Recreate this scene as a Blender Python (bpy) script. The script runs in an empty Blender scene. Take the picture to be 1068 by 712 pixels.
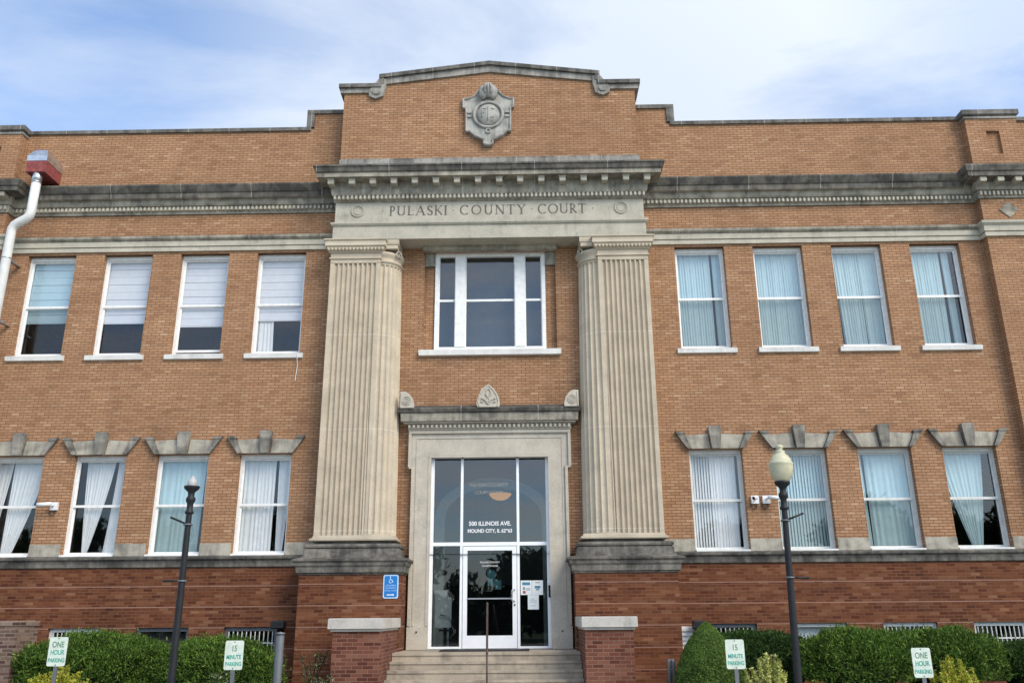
import bpy, bmesh, math, random
import numpy as np
from mathutils import Vector, Matrix
R=math.radians
random.seed(7); rng=np.random.default_rng(7)
S=bpy.context.scene; C=S.collection
# ---------------------------------------------------------------- camera
def setup_camera():
    pi,ya,ro=0.311457,-0.015838,-0.007359
    fw=Vector((math.sin(ya)*math.cos(pi),math.cos(ya)*math.cos(pi),math.sin(pi)))
    rt=Vector((math.cos(ya),-math.sin(ya),0)); up=rt.cross(fw)
    r2=rt*math.cos(ro)+up*math.sin(ro); u2=-rt*math.sin(ro)+up*math.cos(ro)
    cd=bpy.data.cameras.new('camera'); co=bpy.data.objects.new('camera',cd); C.objects.link(co)
    m=Matrix((( r2.x,u2.x,-fw.x,0.8659),(r2.y,u2.y,-fw.y,-20.0),(r2.z,u2.z,-fw.z,1.6),(0,0,0,1)))
    co.matrix_world=m
    cd.sensor_width=36; cd.lens=0.89146*1000/1068*36; cd.clip_end=2000; cd.clip_start=.05
    S.camera=co
setup_camera()
# ---------------------------------------------------------------- world, sun, exposure
SUN_EL,SUN_AZ=41,136     # azimuth clockwise from +Y: sun to the right and in front of the facade
w=bpy.data.worlds.new('World'); S.world=w; w.use_nodes=True
nt=w.node_tree; N=nt.nodes; L=nt.links; N.clear()
out=N.new('ShaderNodeOutputWorld'); bg=N.new('ShaderNodeBackground'); L.new(bg.outputs[0],out.inputs[0])
sky=N.new('ShaderNodeTexSky'); sky.sky_type='NISHITA'; sky.sun_disc=False
sky.sun_elevation=R(SUN_EL); sky.sun_rotation=R(SUN_AZ); sky.air_density=1.0; sky.dust_density=.6; sky.ozone_density=1.6
tc=N.new('ShaderNodeTexCoord'); sx=N.new('ShaderNodeSeparateXYZ'); L.new(tc.outputs['Generated'],sx.inputs[0])
def wmath(op,a,b=None,**k):
    n=N.new('ShaderNodeMath'); n.operation=op
    for i,v in enumerate((a,b)):
        if v is None: continue
        if isinstance(v,(int,float)): n.inputs[i].default_value=v
        else: L.new(v,n.inputs[i])
    return n.outputs[0]
zc=wmath('ADD',wmath('MAXIMUM',sx.outputs[2],0.0),.12)
cx=N.new('ShaderNodeCombineXYZ'); L.new(wmath('DIVIDE',sx.outputs[0],zc),cx.inputs[0]); L.new(wmath('DIVIDE',sx.outputs[1],zc),cx.inputs[1])
n1=N.new('ShaderNodeTexNoise'); n1.inputs['Scale'].default_value=1.7; n1.inputs['Detail'].default_value=10; n1.inputs['Roughness'].default_value=.60; n1.inputs['Distortion'].default_value=.35
mp=N.new('ShaderNodeMapping'); mp.inputs['Location'].default_value=(3.3,1.9,0); mp.inputs['Rotation'].default_value=(0,0,R(25)); mp.inputs['Scale'].default_value=(.8,1.25,1)
L.new(cx.outputs[0],mp.inputs[0]); L.new(mp.outputs[0],n1.inputs[0])
rp=N.new('ShaderNodeValToRGB'); rp.color_ramp.elements[0].position=.40; rp.color_ramp.elements[1].position=.60
rp.color_ramp.elements[0].color=(.26,.26,.26,1); rp.color_ramp.elements[1].color=(1,1,1,1)
L.new(n1.outputs[0],rp.inputs[0])
mx=N.new('ShaderNodeMix'); mx.data_type='RGBA'; vs=N.new('ShaderNodeVectorMath'); vs.operation='DOT_PRODUCT'; L.new(tc.outputs['Generated'],vs.inputs[0]); vs.inputs[1].default_value=(math.sin(R(SUN_AZ))*math.cos(R(SUN_EL)),math.cos(R(SUN_AZ))*math.cos(R(SUN_EL)),math.sin(R(SUN_EL)))
ms=N.new('ShaderNodeMapRange'); ms.interpolation_type='SMOOTHSTEP'; L.new(vs.outputs['Value'],ms.inputs[0]); ms.inputs[1].default_value=-.05; ms.inputs[2].default_value=.9
cc=N.new('ShaderNodeMix'); cc.data_type='RGBA'; L.new(ms.outputs[0],cc.inputs[0]); cc.inputs[6].default_value=(5.0,5.55,6.4,1); cc.inputs[7].default_value=(11.5,11.4,11.2,1); L.new(cc.outputs[2],mx.inputs[7])
sk2=N.new('ShaderNodeMix'); sk2.data_type='RGBA'; sk2.blend_type='MULTIPLY'; sk2.inputs[0].default_value=1; sk2.inputs[7].default_value=(1.24,1.50,1.72,1)
L.new(sky.outputs[0],sk2.inputs[6]); L.new(sk2.outputs[2],mx.inputs[6]); vd=N.new('ShaderNodeVectorMath'); vd.operation='DOT_PRODUCT'; L.new(tc.outputs['Generated'],vd.inputs[0]); vd.inputs[1].default_value=(.045,.842,.537)
mr=N.new('ShaderNodeMapRange'); mr.interpolation_type='SMOOTHSTEP'; L.new(vd.outputs['Value'],mr.inputs[0]); mr.inputs[1].default_value=.89; mr.inputs[2].default_value=.995; mr.inputs[3].default_value=0; mr.inputs[4].default_value=.50
cf=wmath('MINIMUM',wmath('ADD',wmath('MULTIPLY',rp.outputs[0],.58),mr.outputs[0]),.96)
L.new(cf,mx.inputs[0]); L.new(mx.outputs[2],bg.inputs[0])
bg.inputs[1].default_value=.095
sd=bpy.data.lights.new('sun','SUN'); sd.energy=1.75; sd.angle=R(30); sd.color=(1,.88,.72)
so=bpy.data.objects.new('sun',sd); C.objects.link(so)
tos=Vector((math.sin(R(SUN_AZ))*math.cos(R(SUN_EL)),math.cos(R(SUN_AZ))*math.cos(R(SUN_EL)),math.sin(R(SUN_EL))))
so.rotation_euler=tos.to_track_quat('Z','Y').to_euler()
S.view_settings.view_transform='Standard'; S.view_settings.look='None'; S.view_settings.gamma=1; S.view_settings.exposure=.78
S.view_settings.use_curve_mapping=False
S.render.resolution_x=1024; S.render.resolution_y=682
S.render.engine='CYCLES'
S.cycles.transparent_max_bounces=16
# ---------------------------------------------------------------- materials
class NT:
    def __init__(s,name):
        s.m=bpy.data.materials.new(name); s.m.use_nodes=True; s.t=s.m.node_tree; s.t.nodes.clear()
        s.o=s.n('ShaderNodeOutputMaterial'); s.co=s.n('ShaderNodeTexCoord').outputs['Object']
    def n(s,k): return s.t.nodes.new(k)
    def l(s,a,b): s.t.links.new(a,b)
    def val(s,x,inp):
        if isinstance(x,(int,float)): inp.default_value=x
        elif isinstance(x,tuple): inp.default_value=x+(1,) if len(x)==3 and len(inp.default_value)==4 else x
        else: s.l(x,inp)
    def math(s,op,a,b=None,c=None):
        n=s.n('ShaderNodeMath'); n.operation=op
        for i,v in enumerate((a,b,c)):
            if v is not None: s.val(v,n.inputs[i])
        return n.outputs[0]
    def noise(s,scale,detail=4,rough=.55,vec=None,dist=0):
        n=s.n('ShaderNodeTexNoise'); n.inputs['Scale'].default_value=scale; n.inputs['Detail'].default_value=detail
        n.inputs['Roughness'].default_value=rough; n.inputs['Distortion'].default_value=dist; s.l(vec or s.co,n.inputs[0]); return n.outputs[0]
    def mapv(s,scale=(1,1,1),loc=(0,0,0)):
        n=s.n('ShaderNodeMapping'); n.inputs['Scale'].default_value=scale; n.inputs['Location'].default_value=loc; s.l(s.co,n.inputs[0]); return n.outputs[0]
    def ramp(s,f,stops):
        n=s.n('ShaderNodeValToRGB'); e=n.color_ramp.elements
        while len(e)<len(stops): e.new(.5)
        for i,(p,c) in enumerate(stops):
            e[i].position=p; e[i].color=(c,c,c,1) if isinstance(c,(int,float)) else tuple(c)+(1,)
        s.l(f,n.inputs[0]); return n.outputs[0]
    def mix(s,f,a,b,mode='MIX'):
        n=s.n('ShaderNodeMix'); n.data_type='RGBA'; n.blend_type=mode
        s.val(f,n.inputs[0]); s.val(a,n.inputs[6]); s.val(b,n.inputs[7]); return n.outputs[2]
    def sep(s,v=None):
        n=s.n('ShaderNodeSeparateXYZ'); s.l(v or s.co,n.inputs[0]); return n.outputs
    def comb(s,x,y,z):
        n=s.n('ShaderNodeCombineXYZ')
        for i,v in enumerate((x,y,z)): s.val(v,n.inputs[i])
        return n.outputs[0]
    def pbr(s,col,rough=.8,metal=0,bump=None,bs=.3,bd=.01,spec=.5,**k):
        p=s.n('ShaderNodeBsdfPrincipled'); s.val(col,p.inputs['Base Color']); s.val(rough,p.inputs['Roughness']); s.val(metal,p.inputs['Metallic'])
        p.inputs['Specular IOR Level'].default_value=spec
        if bump is not None:
            b=s.n('ShaderNodeBump'); b.inputs['Strength'].default_value=bs; b.inputs['Distance'].default_value=bd; s.l(bump,b.inputs['Height']); s.l(b.outputs[0],p.inputs['Normal'])
        s.l(p.outputs[0],s.o.inputs[0]); s.p=p; return s.m
def brick(name,stops,mortar,bw=.205,rh=.0686,ms=.007,big=(.86,1.1),zoff=0.0,stain=0,row=(.90,1.08)):
    t=NT(name); x,y,z=t.sep()
    u=t.math('ADD',x,y); z2=t.math('ADD',z,zoff)
    wob=t.noise(3.0,2); 
    v=t.comb(t.math('ADD',u,0),t.math('ADD',z2,t.math('MULTIPLY',t.math('SUBTRACT',wob,.5),.006)),0.0)
    b=t.n('ShaderNodeTexBrick'); b.offset=.5; b.offset_frequency=2; b.squash=1
    b.inputs['Color1'].default_value=(0,0,0,1); b.inputs['Color2'].default_value=(1,1,1,1); b.inputs['Mortar'].default_value=(.5,.5,.5,1)
    b.inputs['Scale'].default_value=1; b.inputs['Mortar Size'].default_value=ms; b.inputs['Mortar Smooth'].default_value=.35; b.inputs['Bias'].default_value=0
    b.inputs['Brick Width'].default_value=bw; b.inputs['Row Height'].default_value=rh; t.l(v,b.inputs[0])
    col=t.ramp(b.outputs[0],stops)
    big_n=t.ramp(t.noise(.55,5,.6),[(.3,big[0]),(.7,big[1])])
    med=t.ramp(t.noise(1.0,4,.6,t.mapv((.5,.5,9))),[(.3,row[0]),(.7,row[1])])
    col=t.mix(1,col,big_n,'MULTIPLY'); col=t.mix(1,col,med,'MULTIPLY')
    stk=t.ramp(t.noise(1.0,5,.62,t.mapv((1.6,1.6,.28),(7,3,1))),[(.28,.82),(.45,1.0),(.62,1.0),(.8,1.09)]); col=t.mix(1,col,stk,'MULTIPLY')
    fine=t.ramp(t.noise(40,3),[(.3,.88),(.7,1.1)]); col=t.mix(1,col,fine,'MULTIPLY')
    mcol=t.mix(t.ramp(t.noise(1.7,4),[(.35,0.),(.7,1.)]),mortar,tuple(c*.6 for c in mortar))
    col=t.mix(b.outputs['Fac'],col,mcol)
    h=t.math('SUBTRACT',t.math('MULTIPLY',t.noise(60,2),.25),b.outputs['Fac'])
    return t.pbr(col,.88,bump=h,bs=.5,bd=.006,spec=.25)
def stone(name,base,stain=.3,dark=(.055,.053,.048),joints=0,rough=.85,topdirt=.5,streak=1.0,zj=None):
    t=NT(name); x,y,z=t.sep()
    c=t.mix(t.ramp(t.noise(2.2,6,.6),[(.3,0.),(.72,1.)]),tuple(v*.84 for v in base),tuple(min(1,v*1.12) for v in base))
    c=t.mix(1,c,t.ramp(t.noise(35,3),[(.3,.9),(.7,1.07)]),'MULTIPLY')
    blot=t.noise(1.6,7,.66,t.mapv((1,1,1.6)),.5)
    st=t.noise(2.3,5,.6,t.mapv((3.2,3.2,.55),(4,2,1)))
    s1=t.math('ADD',t.math('MULTIPLY',blot,.6),t.math('MULTIPLY',st,.4*streak))
    m=t.ramp(s1,[(max(.02,.62-.30*stain-.06),0.),(.70-.14*stain,1.)])
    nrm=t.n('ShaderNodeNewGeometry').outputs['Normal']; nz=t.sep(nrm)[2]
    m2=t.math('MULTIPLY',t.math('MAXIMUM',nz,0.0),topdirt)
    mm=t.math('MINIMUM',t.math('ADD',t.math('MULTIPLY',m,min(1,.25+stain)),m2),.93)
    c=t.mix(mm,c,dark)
    if joints:
        f=t.math('FRACT',t.math('ADD',t.math('DIVIDE',x,joints),100.37))
        j=t.math('LESS_THAN',f,.018/joints); c=t.mix(t.math('MULTIPLY',j,.55),c,(.5,.47,.42))
    if zj:
        f=t.math('FRACT',t.math('DIVIDE',t.math('SUBTRACT',z,zj[0]),zj[1])); j=t.math('LESS_THAN',f,.022/zj[1]); c=t.mix(t.math('MULTIPLY',j,.6),c,(.62,.58,.50))
    return t.pbr(c,rough,bump=t.noise(28,5,.65),bs=.35,bd=.012,spec=.25)
def plain(name,col,rough=.5,metal=0,var=.12,spec=.5,nscale=6):
    t=NT(name); c=t.mix(t.ramp(t.noise(nscale,5,.6),[(.3,0.),(.7,1.)]),tuple(v*(1-var) for v in col),tuple(min(1,v*(1+var*.6)) for v in col))
    return t.pbr(c,rough,metal,spec=spec)
def glass(name,tint=(.93,.96,.95),refl=1.0,dirt=.0):
    t=NT(name); tr=t.n('ShaderNodeBsdfTransparent'); tr.inputs[0].default_value=tint+(1,)
    gl=t.n('ShaderNodeBsdfGlossy'); gl.inputs['Roughness'].default_value=.015
    b=t.n('ShaderNodeBump'); b.inputs['Strength'].default_value=.06; b.inputs['Distance'].default_value=.02; t.l(t.noise(1.6,2),b.inputs['Height']); t.l(b.outputs[0],gl.inputs['Normal'])
    fr=t.n('ShaderNodeFresnel'); bf=t.n('ShaderNodeNewGeometry').outputs['Backfacing']; t.l(t.math('SUBTRACT',1.5,t.math('MULTIPLY',bf,1.5-1/1.5)),fr.inputs[0])
    f=t.math('MINIMUM',t.math('ADD',t.math('MULTIPLY',fr.outputs[0],1.0),refl),1.0)
    m=t.n('ShaderNodeMixShader'); t.l(f,m.inputs[0]); t.l(tr.outputs[0],m.inputs[1]); t.l(gl.outputs[0],m.inputs[2])
    t.l(m.outputs[0],t.o.inputs[0]); return t.m
def leafmat(name,cols,rough=.6,trans=.25):
    t=NT(name); g=t.n('ShaderNodeNewGeometry')
    st=[(i/(len(cols)-1),c) for i,c in enumerate(cols)]
    c=t.ramp(g.outputs['Random Per Island'],st)
    c=t.mix(1,c,t.ramp(t.noise(2.2,3),[(.3,.75),(.7,1.15)]),'MULTIPLY')
    d=t.n('ShaderNodeBsdfPrincipled'); t.l(c,d.inputs['Base Color']); d.inputs['Roughness'].default_value=rough; d.inputs['Specular IOR Level'].default_value=.3
    tl=t.n('ShaderNodeBsdfTranslucent'); t.l(c,tl.inputs[0])
    m=t.n('ShaderNodeMixShader'); m.inputs[0].default_value=trans; t.l(d.outputs[0],m.inputs[1]); t.l(tl.outputs[0],m.inputs[2]); t.l(m.outputs[0],t.o.inputs[0]); return t.m
M={}
M['tan']=brick('tan_brick',[(0,(.30,.155,.082)),(.15,(.362,.196,.104)),(.8,(.402,.226,.123)),(.97,(.43,.25,.142)),(1,(.475,.30,.18))],(.160,.088,.052),ms=.0076)
M['red']=brick('red_brick',[(0,(.088,.026,.011)),(.2,(.122,.039,.016)),(.6,(.150,.053,.022)),(.9,(.180,.070,.031)),(1,(.22,.105,.055))],(.21,.10,.064),ms=.0062,big=(.8,1.12),row=(.66,1.26))
M['pierbrick']=brick('pier_brick',[(0,(.085,.024,.015)),(.3,(.13,.042,.025)),(.7,(.17,.062,.038)),(1,(.21,.09,.055))],(.25,.16,.12),ms=.007)
M['pointing']=plain('pale_pointing',(.34,.19,.135),.9)
M['oldbrick']=brick('brown_brick',[(0,(.07,.035,.03)),(.3,(.14,.085,.065)),(.7,(.21,.135,.10)),(1,(.27,.19,.14))],(.28,.23,.19),ms=.009)
M['lime']=stone('limestone',(.52,.445,.335),.02,topdirt=.4,streak=.6,zj=(3.46,2.32))
M['frieze']=stone('frieze_stone',(.46,.43,.35),.16,joints=0)
M['surr']=stone('door_stone',(.50,.455,.375),.05,topdirt=.4)
M['cornice']=stone('cornice_stone',(.41,.375,.30),.52,joints=1.83,topdirt=.7)
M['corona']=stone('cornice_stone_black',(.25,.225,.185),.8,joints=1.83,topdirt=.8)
M['belt']=stone('belt_stone',(.47,.435,.35),.16,joints=2.4)
M['base']=stone('weathered_stone',(.30,.275,.23),.74,joints=0,topdirt=.2)
M['lintel']=stone('lintel_stone',(.44,.405,.33),.42)
M['keystone']=stone('keystone_stone',(.36,.335,.28),.62,topdirt=.6)
M['coping']=stone('coping_stone',(.37,.35,.31),.5,joints=1.1,topdirt=.6)
M['copingD']=stone('coping_dark',(.24,.225,.20),.7,joints=1.1,topdirt=.6)
M['cap']=stone('pier_cap_stone',(.52,.49,.44),.1,topdirt=.3)
M['step']=stone('step_concrete',(.42,.36,.28),.3,topdirt=.0)
M['shield']=stone('shield_stone',(.42,.41,.37),.35,topdirt=.5)
M['white']=plain('white_paint',(.80,.80,.78),.5,var=.12,nscale=11)
M['dirtywhite']=plain('aged_white_paint',(.66,.67,.64),.5,var=.12)
M['sill']=stone('painted_sill',(.70,.69,.65),.12,dark=(.25,.24,.22),topdirt=.1)
M['alu']=plain('white_aluminium',(.84,.86,.87),.35,var=.05)
M['glass']=glass('clear_glass',(.95,.965,.975),.045); M['gteal']=glass('tinted_glass',(.76,.90,.94),.06); M['gdoor']=glass('door_glass',(.45,.50,.51),.035); M['gcent']=glass('hall_glass',(.58,.62,.62),.075)
M['gscreen']=glass('screened_glass',(.62,.72,.73),.035)
M['sheer']=plain('sheer_curtain',(.66,.68,.68),.9,var=.06); M['blind']=plain('white_blind',(.64,.66,.70),.8,var=.05)
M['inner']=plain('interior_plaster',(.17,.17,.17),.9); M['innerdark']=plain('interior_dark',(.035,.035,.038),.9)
M['black']=plain('black_metal',(.016,.017,.019),.5,var=.3,spec=.3); M['graymetal']=plain('grey_metal',(.16,.17,.18),.45,metal=.3)
M['galv']=plain('galvanised',(.62,.64,.66),.28,metal=.9,var=.25); M['redpaint']=plain('red_paint',(.27,.06,.055),.75,var=.5,nscale=14)
M['pvc']=plain('white_pipe',(.70,.70,.67),.4,var=.1); M['rail']=plain('brown_rail',(.075,.045,.035),.5,var=.3)
M['plastic']=plain('camera_white',(.78,.78,.78),.35,var=.03); M['rubber']=plain('black_rubber',(.015,.015,.016),.6)
M['letters']=plain('carving_shade_letters',(.14,.13,.11),.9,var=.3); M['goldletters']=plain('faded_letters',(.30,.29,.25),.6)  # frieze letters: dark tone paints the shade inside the carving
M['whiteletters']=plain('white_letters',(.8,.8,.8),.5,var=.02)
M['signwhite']=plain('sign_white',(.62,.70,.60),.45,var=.16,nscale=9); M['signgreen']=plain('sign_green',(.07,.36,.28),.5,var=.3,nscale=14); M['signdark']=plain('sign_dark_green',(.15,.27,.19),.5,var=.3,nscale=14)
M['signblue']=plain('sign_blue',(.012,.17,.50),.4,var=.06); M['lightblue']=plain('sign_light_blue',(.48,.68,.85),.4)
M['paper']=plain('paper',(.70,.74,.74),.8,var=.04); M['printblue']=plain('print_blue',(.07,.22,.33),.8); M['printred']=plain('print_red',(.4,.06,.05),.8); M['printgrey']=plain('print_grey',(.25,.27,.29),.8)
M['printpale']=plain('dull_lens',(.42,.42,.40),.35,var=.2); M['globe']=plain('cream_globe',(.52,.50,.34),.3,var=.15)
M['teal']=plain('teal_print',(.06,.20,.23),.7,var=.3); M['steel']=plain('brushed_steel',(.5,.5,.5),.3,metal=.8)
t=NT('lamp_glow'); e=t.n('ShaderNodeEmission'); e.inputs[0].default_value=(1,.46,.10,1); e.inputs[1].default_value=.42; t.l(e.outputs[0],t.o.inputs[0]); M['glow']=t.m
t=NT('grass'); M['grass']=t.pbr(t.mix(t.noise(9,6,.7),(.035,.07,.015),(.09,.14,.035)),.9,bump=t.noise(60,4),bs=.8,bd=.05)
t=NT('mulch'); M['mulch']=t.pbr(t.mix(t.noise(18,6,.7),(.035,.022,.014),(.12,.08,.05)),.95,bump=t.noise(40,4),bs=.8,bd=.05)
t=NT('asphalt'); M['asphalt']=t.pbr(t.mix(t.noise(30,6,.7),(.035,.035,.036),(.07,.07,.068)),.9,bump=t.noise(90,3),bs=.4,bd=.01)
t=NT('parking_concrete'); M['lot']=t.pbr(t.mix(t.noise(3,7,.7),(.25,.24,.22),(.36,.345,.32)),.9,bump=t.noise(50,3),bs=.3,bd=.01)
t=NT('concrete'); M['concrete']=t.pbr(t.mix(t.noise(5,7,.7),(.30,.285,.255),(.42,.40,.36)),.9,bump=t.noise(50,3),bs=.3,bd=.01)
M['paint']=plain('road_paint',(.75,.75,.72),.6)
M['yew']=leafmat('yew_leaves',[(.02,.048,.007),(.052,.122,.015),(.11,.21,.027),(.25,.35,.06)],.75,.3)
M['yewdark']=leafmat('dark_leaves',[(.014,.036,.008),(.03,.07,.012),(.05,.105,.018),(.08,.15,.03)],.75,.3)
M['cone']=leafmat('spruce_leaves',[(.055,.10,.016),(.09,.17,.028),(.135,.225,.04),(.20,.29,.065)])
M['yellow']=leafmat('golden_leaves',[(.18,.26,.02),(.40,.44,.04),(.60,.60,.08),(.62,.44,.12)],.5,.3)
M['variegated']=leafmat('cream_leaves',[(.14,.22,.03),(.42,.46,.09),(.66,.66,.22),(.74,.72,.38)],.5,.3)
M['twig']=leafmat('sparse_leaves',[(.03,.05,.015),(.07,.10,.03),(.14,.17,.06),(.5,.5,.42)])
M['treeleaf']=leafmat('tree_leaves',[(.02,.05,.01),(.04,.08,.02),(.06,.11,.03)])
M['bark']=plain('bark',(.06,.045,.035),.9,var=.4)
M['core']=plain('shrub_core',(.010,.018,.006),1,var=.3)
# ---------------------------------------------------------------- mesh helpers
class MB:
    def __init__(s): s.v=[]; s.f=[]; s.mi=[]; s.cur=0; s.sm=[]; s.smooth=False
    def add(s,vs,fs):
        o=len(s.v); s.v+=[tuple(v) for v in vs]; s.f+=[tuple(i+o for i in f) for f in fs]; s.mi+=[s.cur]*len(fs); s.sm+=[s.smooth]*len(fs)
    def box(s,x0,x1,y0,y1,z0,z1):
        v=[(x,y,z) for z in (z0,z1) for y in (y0,y1) for x in (x0,x1)]
        s.add(v,[(0,2,3,1),(4,5,7,6),(0,1,5,4),(1,3,7,5),(3,2,6,7),(2,0,4,6)]); return s
    def prism(s,poly,y0,y1):   # poly in xz, convex-ish
        n=len(poly); v=[(x,y0,z) for x,z in poly]+[(x,y1,z) for x,z in poly]
        f=[tuple(range(n)),tuple(range(2*n-1,n-1,-1))]+[(i,i+n,(i+1)%n+n,(i+1)%n) for i in range(n)]
        s.add(v,f); return s
    def vprism(s,poly,z0,z1):  # poly in xy
        n=len(poly); v=[(x,y,z0) for x,y in poly]+[(x,y,z1) for x,y in poly]
        f=[tuple(range(n-1,-1,-1)),tuple(range(n,2*n))]+[(i,(i+1)%n,(i+1)%n+n,i+n) for i in range(n)]
        s.add(v,f); return s
    def mold(s,x0,x1,y0,y1,prof,el=1,er=1,cap=True):
        v=[];f=[]
        for d,z in prof: v+=[(x0-d*el,y1,z),(x0-d*el,y0-d,z),(x1+d*er,y0-d,z),(x1+d*er,y1,z)]
        for k in range(len(prof)-1):
            a=4*k; b=a+4
            for i in range(3): f.append((a+i,a+i+1,b+i+1,b+i))
            f.append((a+3,a,b,b+3))
        if cap: f.append((3,2,1,0)); n=4*(len(prof)-1); f.append((n,n+1,n+2,n+3))
        s.add(v,f); return s
    def tube(s,path,r,n=10,cap=True):
        P=[Vector(p) for p in path]; rr=r if isinstance(r,(list,tuple)) else [r]*len(P); v=[];f=[]
        ref=None
        for i,p in enumerate(P):
            d=((P[min(i+1,len(P)-1)]-P[max(i-1,0)])).normalized()
            if ref is None: ref=Vector((0,0,1)) if abs(d.z)<.9 else Vector((1,0,0))
            a=d.cross(ref).normalized(); b=d.cross(a).normalized(); ref=-b if False else ref
            for k in range(n):
                t=2*math.pi*k/n; v.append(p+a*math.cos(t)*rr[i]+b*math.sin(t)*rr[i])
        for i in range(len(P)-1):
            for k in range(n): f.append((i*n+k,i*n+(k+1)%n,(i+1)*n+(k+1)%n,(i+1)*n+k))
        if cap: f.append(tuple(range(n-1,-1,-1))); f.append(tuple(range((len(P)-1)*n,len(P)*n)))
        o=s.smooth; s.smooth=n>6; s.add(v,f); s.smooth=o; return s
    def lathe(s,prof,c,n=24,a0=0,a1=2*math.pi):
        v=[];f=[]
        full=abs(a1-a0-2*math.pi)<1e-6; m=n if full else n+1
        for r,z in prof:
            for k in range(m):
                t=a0+(a1-a0)*k/n; v.append((c[0]+r*math.cos(t),c[1]+r*math.sin(t),c[2]+z))
        for i in range(len(prof)-1):
            for k in range(n if full else m-1): 
                k2=(k+1)%m; f.append((i*m+k,i*m+k2,(i+1)*m+k2,(i+1)*m+k))
        o=s.smooth; s.smooth=True; s.add(v,f); s.smooth=o; return s
    def ring(s,c,r,t,n=24,axis='y',m=8):   # torus
        v=[];f=[]
        for i in range(n):
            a=2*math.pi*i/n
            for k in range(m):
                b=2*math.pi*k/m; rr=r+t*math.cos(b)
                v.append((c[0]+rr*math.cos(a),c[1]-t*math.sin(b),c[2]+rr*math.sin(a)) if axis=='y' else (c[0]+rr*math.cos(a),c[1]+rr*math.sin(a),c[2]+t*math.sin(b)))
        for i in range(n):
            for k in range(m): f.append((i*m+k,i*m+(k+1)%m,((i+1)%n)*m+(k+1)%m,((i+1)%n)*m+k))
        o=s.smooth; s.smooth=True; s.add(v,f); s.smooth=o; return s
    def build(s,name,mats,parent=None):
        me=bpy.data.meshes.new(name); me.from_pydata(s.v,[],s.f)
        ml=mats if isinstance(mats,(list,tuple)) else [mats]
        for m in ml: me.materials.append(M[m] if isinstance(m,str) else m)
        me.polygons.foreach_set('material_index',s.mi); me.polygons.foreach_set('use_smooth',s.sm)
        bm=bmesh.new(); bm.from_mesh(me); bmesh.ops.recalc_face_normals(bm,faces=bm.faces); bm.to_mesh(me); bm.free(); me.update()
        o=bpy.data.objects.new(name,me); C.objects.link(o)
        if parent: 
            o.parent=parent
            o.location=-world_loc(parent)
        return o
def world_loc(o):
    v=Vector((0,0,0))
    while o is not None: v+=o.location; o=o.parent
    return v
def recentre(o,p):
    "moves the origin of a top-level mesh to p without moving the shape"
    d=Vector(p)-o.location; o.data.transform(Matrix.Translation(-d)); o.location=p; return o
def empty(name,loc): o=bpy.data.objects.new(name,None); o.location=loc; C.objects.link(o); return o
def tag(o,label=None,cat=None,group=None,kind=None):
    for k,v in (('label',label),('category',cat),('group',group),('kind',kind)):
        if v: o[k]=v
    return o
def wallgrid(mb,x0,x1,z0,z1,ops,y,depth=.2):
    "sheet facing -y with openings (xa,xb,za,zb) and their reveals"
    xs=sorted({x0,x1}|{a for o in ops for a in o[:2] if x0<a<x1}); zs=sorted({z0,z1}|{a for o in ops for a in o[2:] if z0<a<z1})
    for i in range(len(xs)-1):
        for k in range(len(zs)-1):
            cx_,cz_=(xs[i]+xs[i+1])/2,(zs[k]+zs[k+1])/2
            if any(a<cx_<b and c<cz_<d for a,b,c,d in ops): continue
            mb.add([(xs[i],y,zs[k]),(xs[i+1],y,zs[k]),(xs[i+1],y,zs[k+1]),(xs[i],y,zs[k+1])],[(0,1,2,3)])
    for a,b,c,d in ops:
        y2=y+depth
        mb.add([(a,y,c),(b,y,c),(b,y,d),(a,y,d),(a,y2,c),(b,y2,c),(b,y2,d),(a,y2,d)],[(0,4,5,1),(1,5,6,2),(2,6,7,3),(3,7,4,0)])
def text_mesh(name,s,size,loc,mat,parent,align='CENTER',xs=1.0,th=.003,bold=0.0):
    cu=bpy.data.curves.new(name,'FONT'); cu.body=s; cu.size=size; cu.align_x=align; cu.extrude=th; cu.offset=bold
    o=bpy.data.objects.new(name,cu); C.objects.link(o)
    bpy.context.view_layer.update()
    me=bpy.data.meshes.new_from_object(o.evaluated_get(bpy.context.evaluated_depsgraph_get()))
    bpy.data.objects.remove(o)
    me.transform(Matrix.Translation(Vector(loc))@Matrix.Rotation(R(90),4,'X')@Matrix.Diagonal((xs,1,1,1)))
    me.materials.clear(); me.materials.append(M[mat])
    o=bpy.data.objects.new(name,me); C.objects.link(o)
    if parent: o.parent=parent; o.location=-world_loc(parent)
    return o
# ================================================================ SETTING
def sheet(name,x0,x1,y0,y1,z,mat,h=0):
    mb=MB()
    if h: mb.box(x0,x1,y0,y1,z-h,z)
    else: mb.add([(x0,y0,z),(x1,y0,z),(x1,y1,z),(x0,y1,z)],[(0,1,2,3)])
    o=mb.build(name,mat); tag(o,kind='structure'); return o
sheet('ground',-500,500,-500,500,-.16,'grass')
sheet('lawn',-60,60,-8.0,60,0.0,'grass',.15)
sheet('flower_bed',-12.5,-3.2,-4.6,-.12,.02,'mulch',.015)
sheet('flower_bed',3.2,12.5,-4.6,-.12,.02,'mulch',.015)
sheet('front_path',-1.85,1.85,-6.2,-3.1,.012,'concrete',.01)
sheet('pavement',-60,60,-7.85,-6.2,.012,'concrete',.01)
sheet('kerb',-60,60,-8.15,-7.85,.0,'concrete',.15)
sheet('road',-120,120,-34,-8.15,-.15,'lot')
mb=MB()
for i in range(-14,15): mb.box(i*2.8-.05,i*2.8+.05,-13.2,-8.3,-.147,-.144)
tag(mb.build('painted_parking_lines','paint'),kind='structure')
sheet('far_pavement',-120,120,-37,-34,-.02,'concrete',.13)
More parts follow.
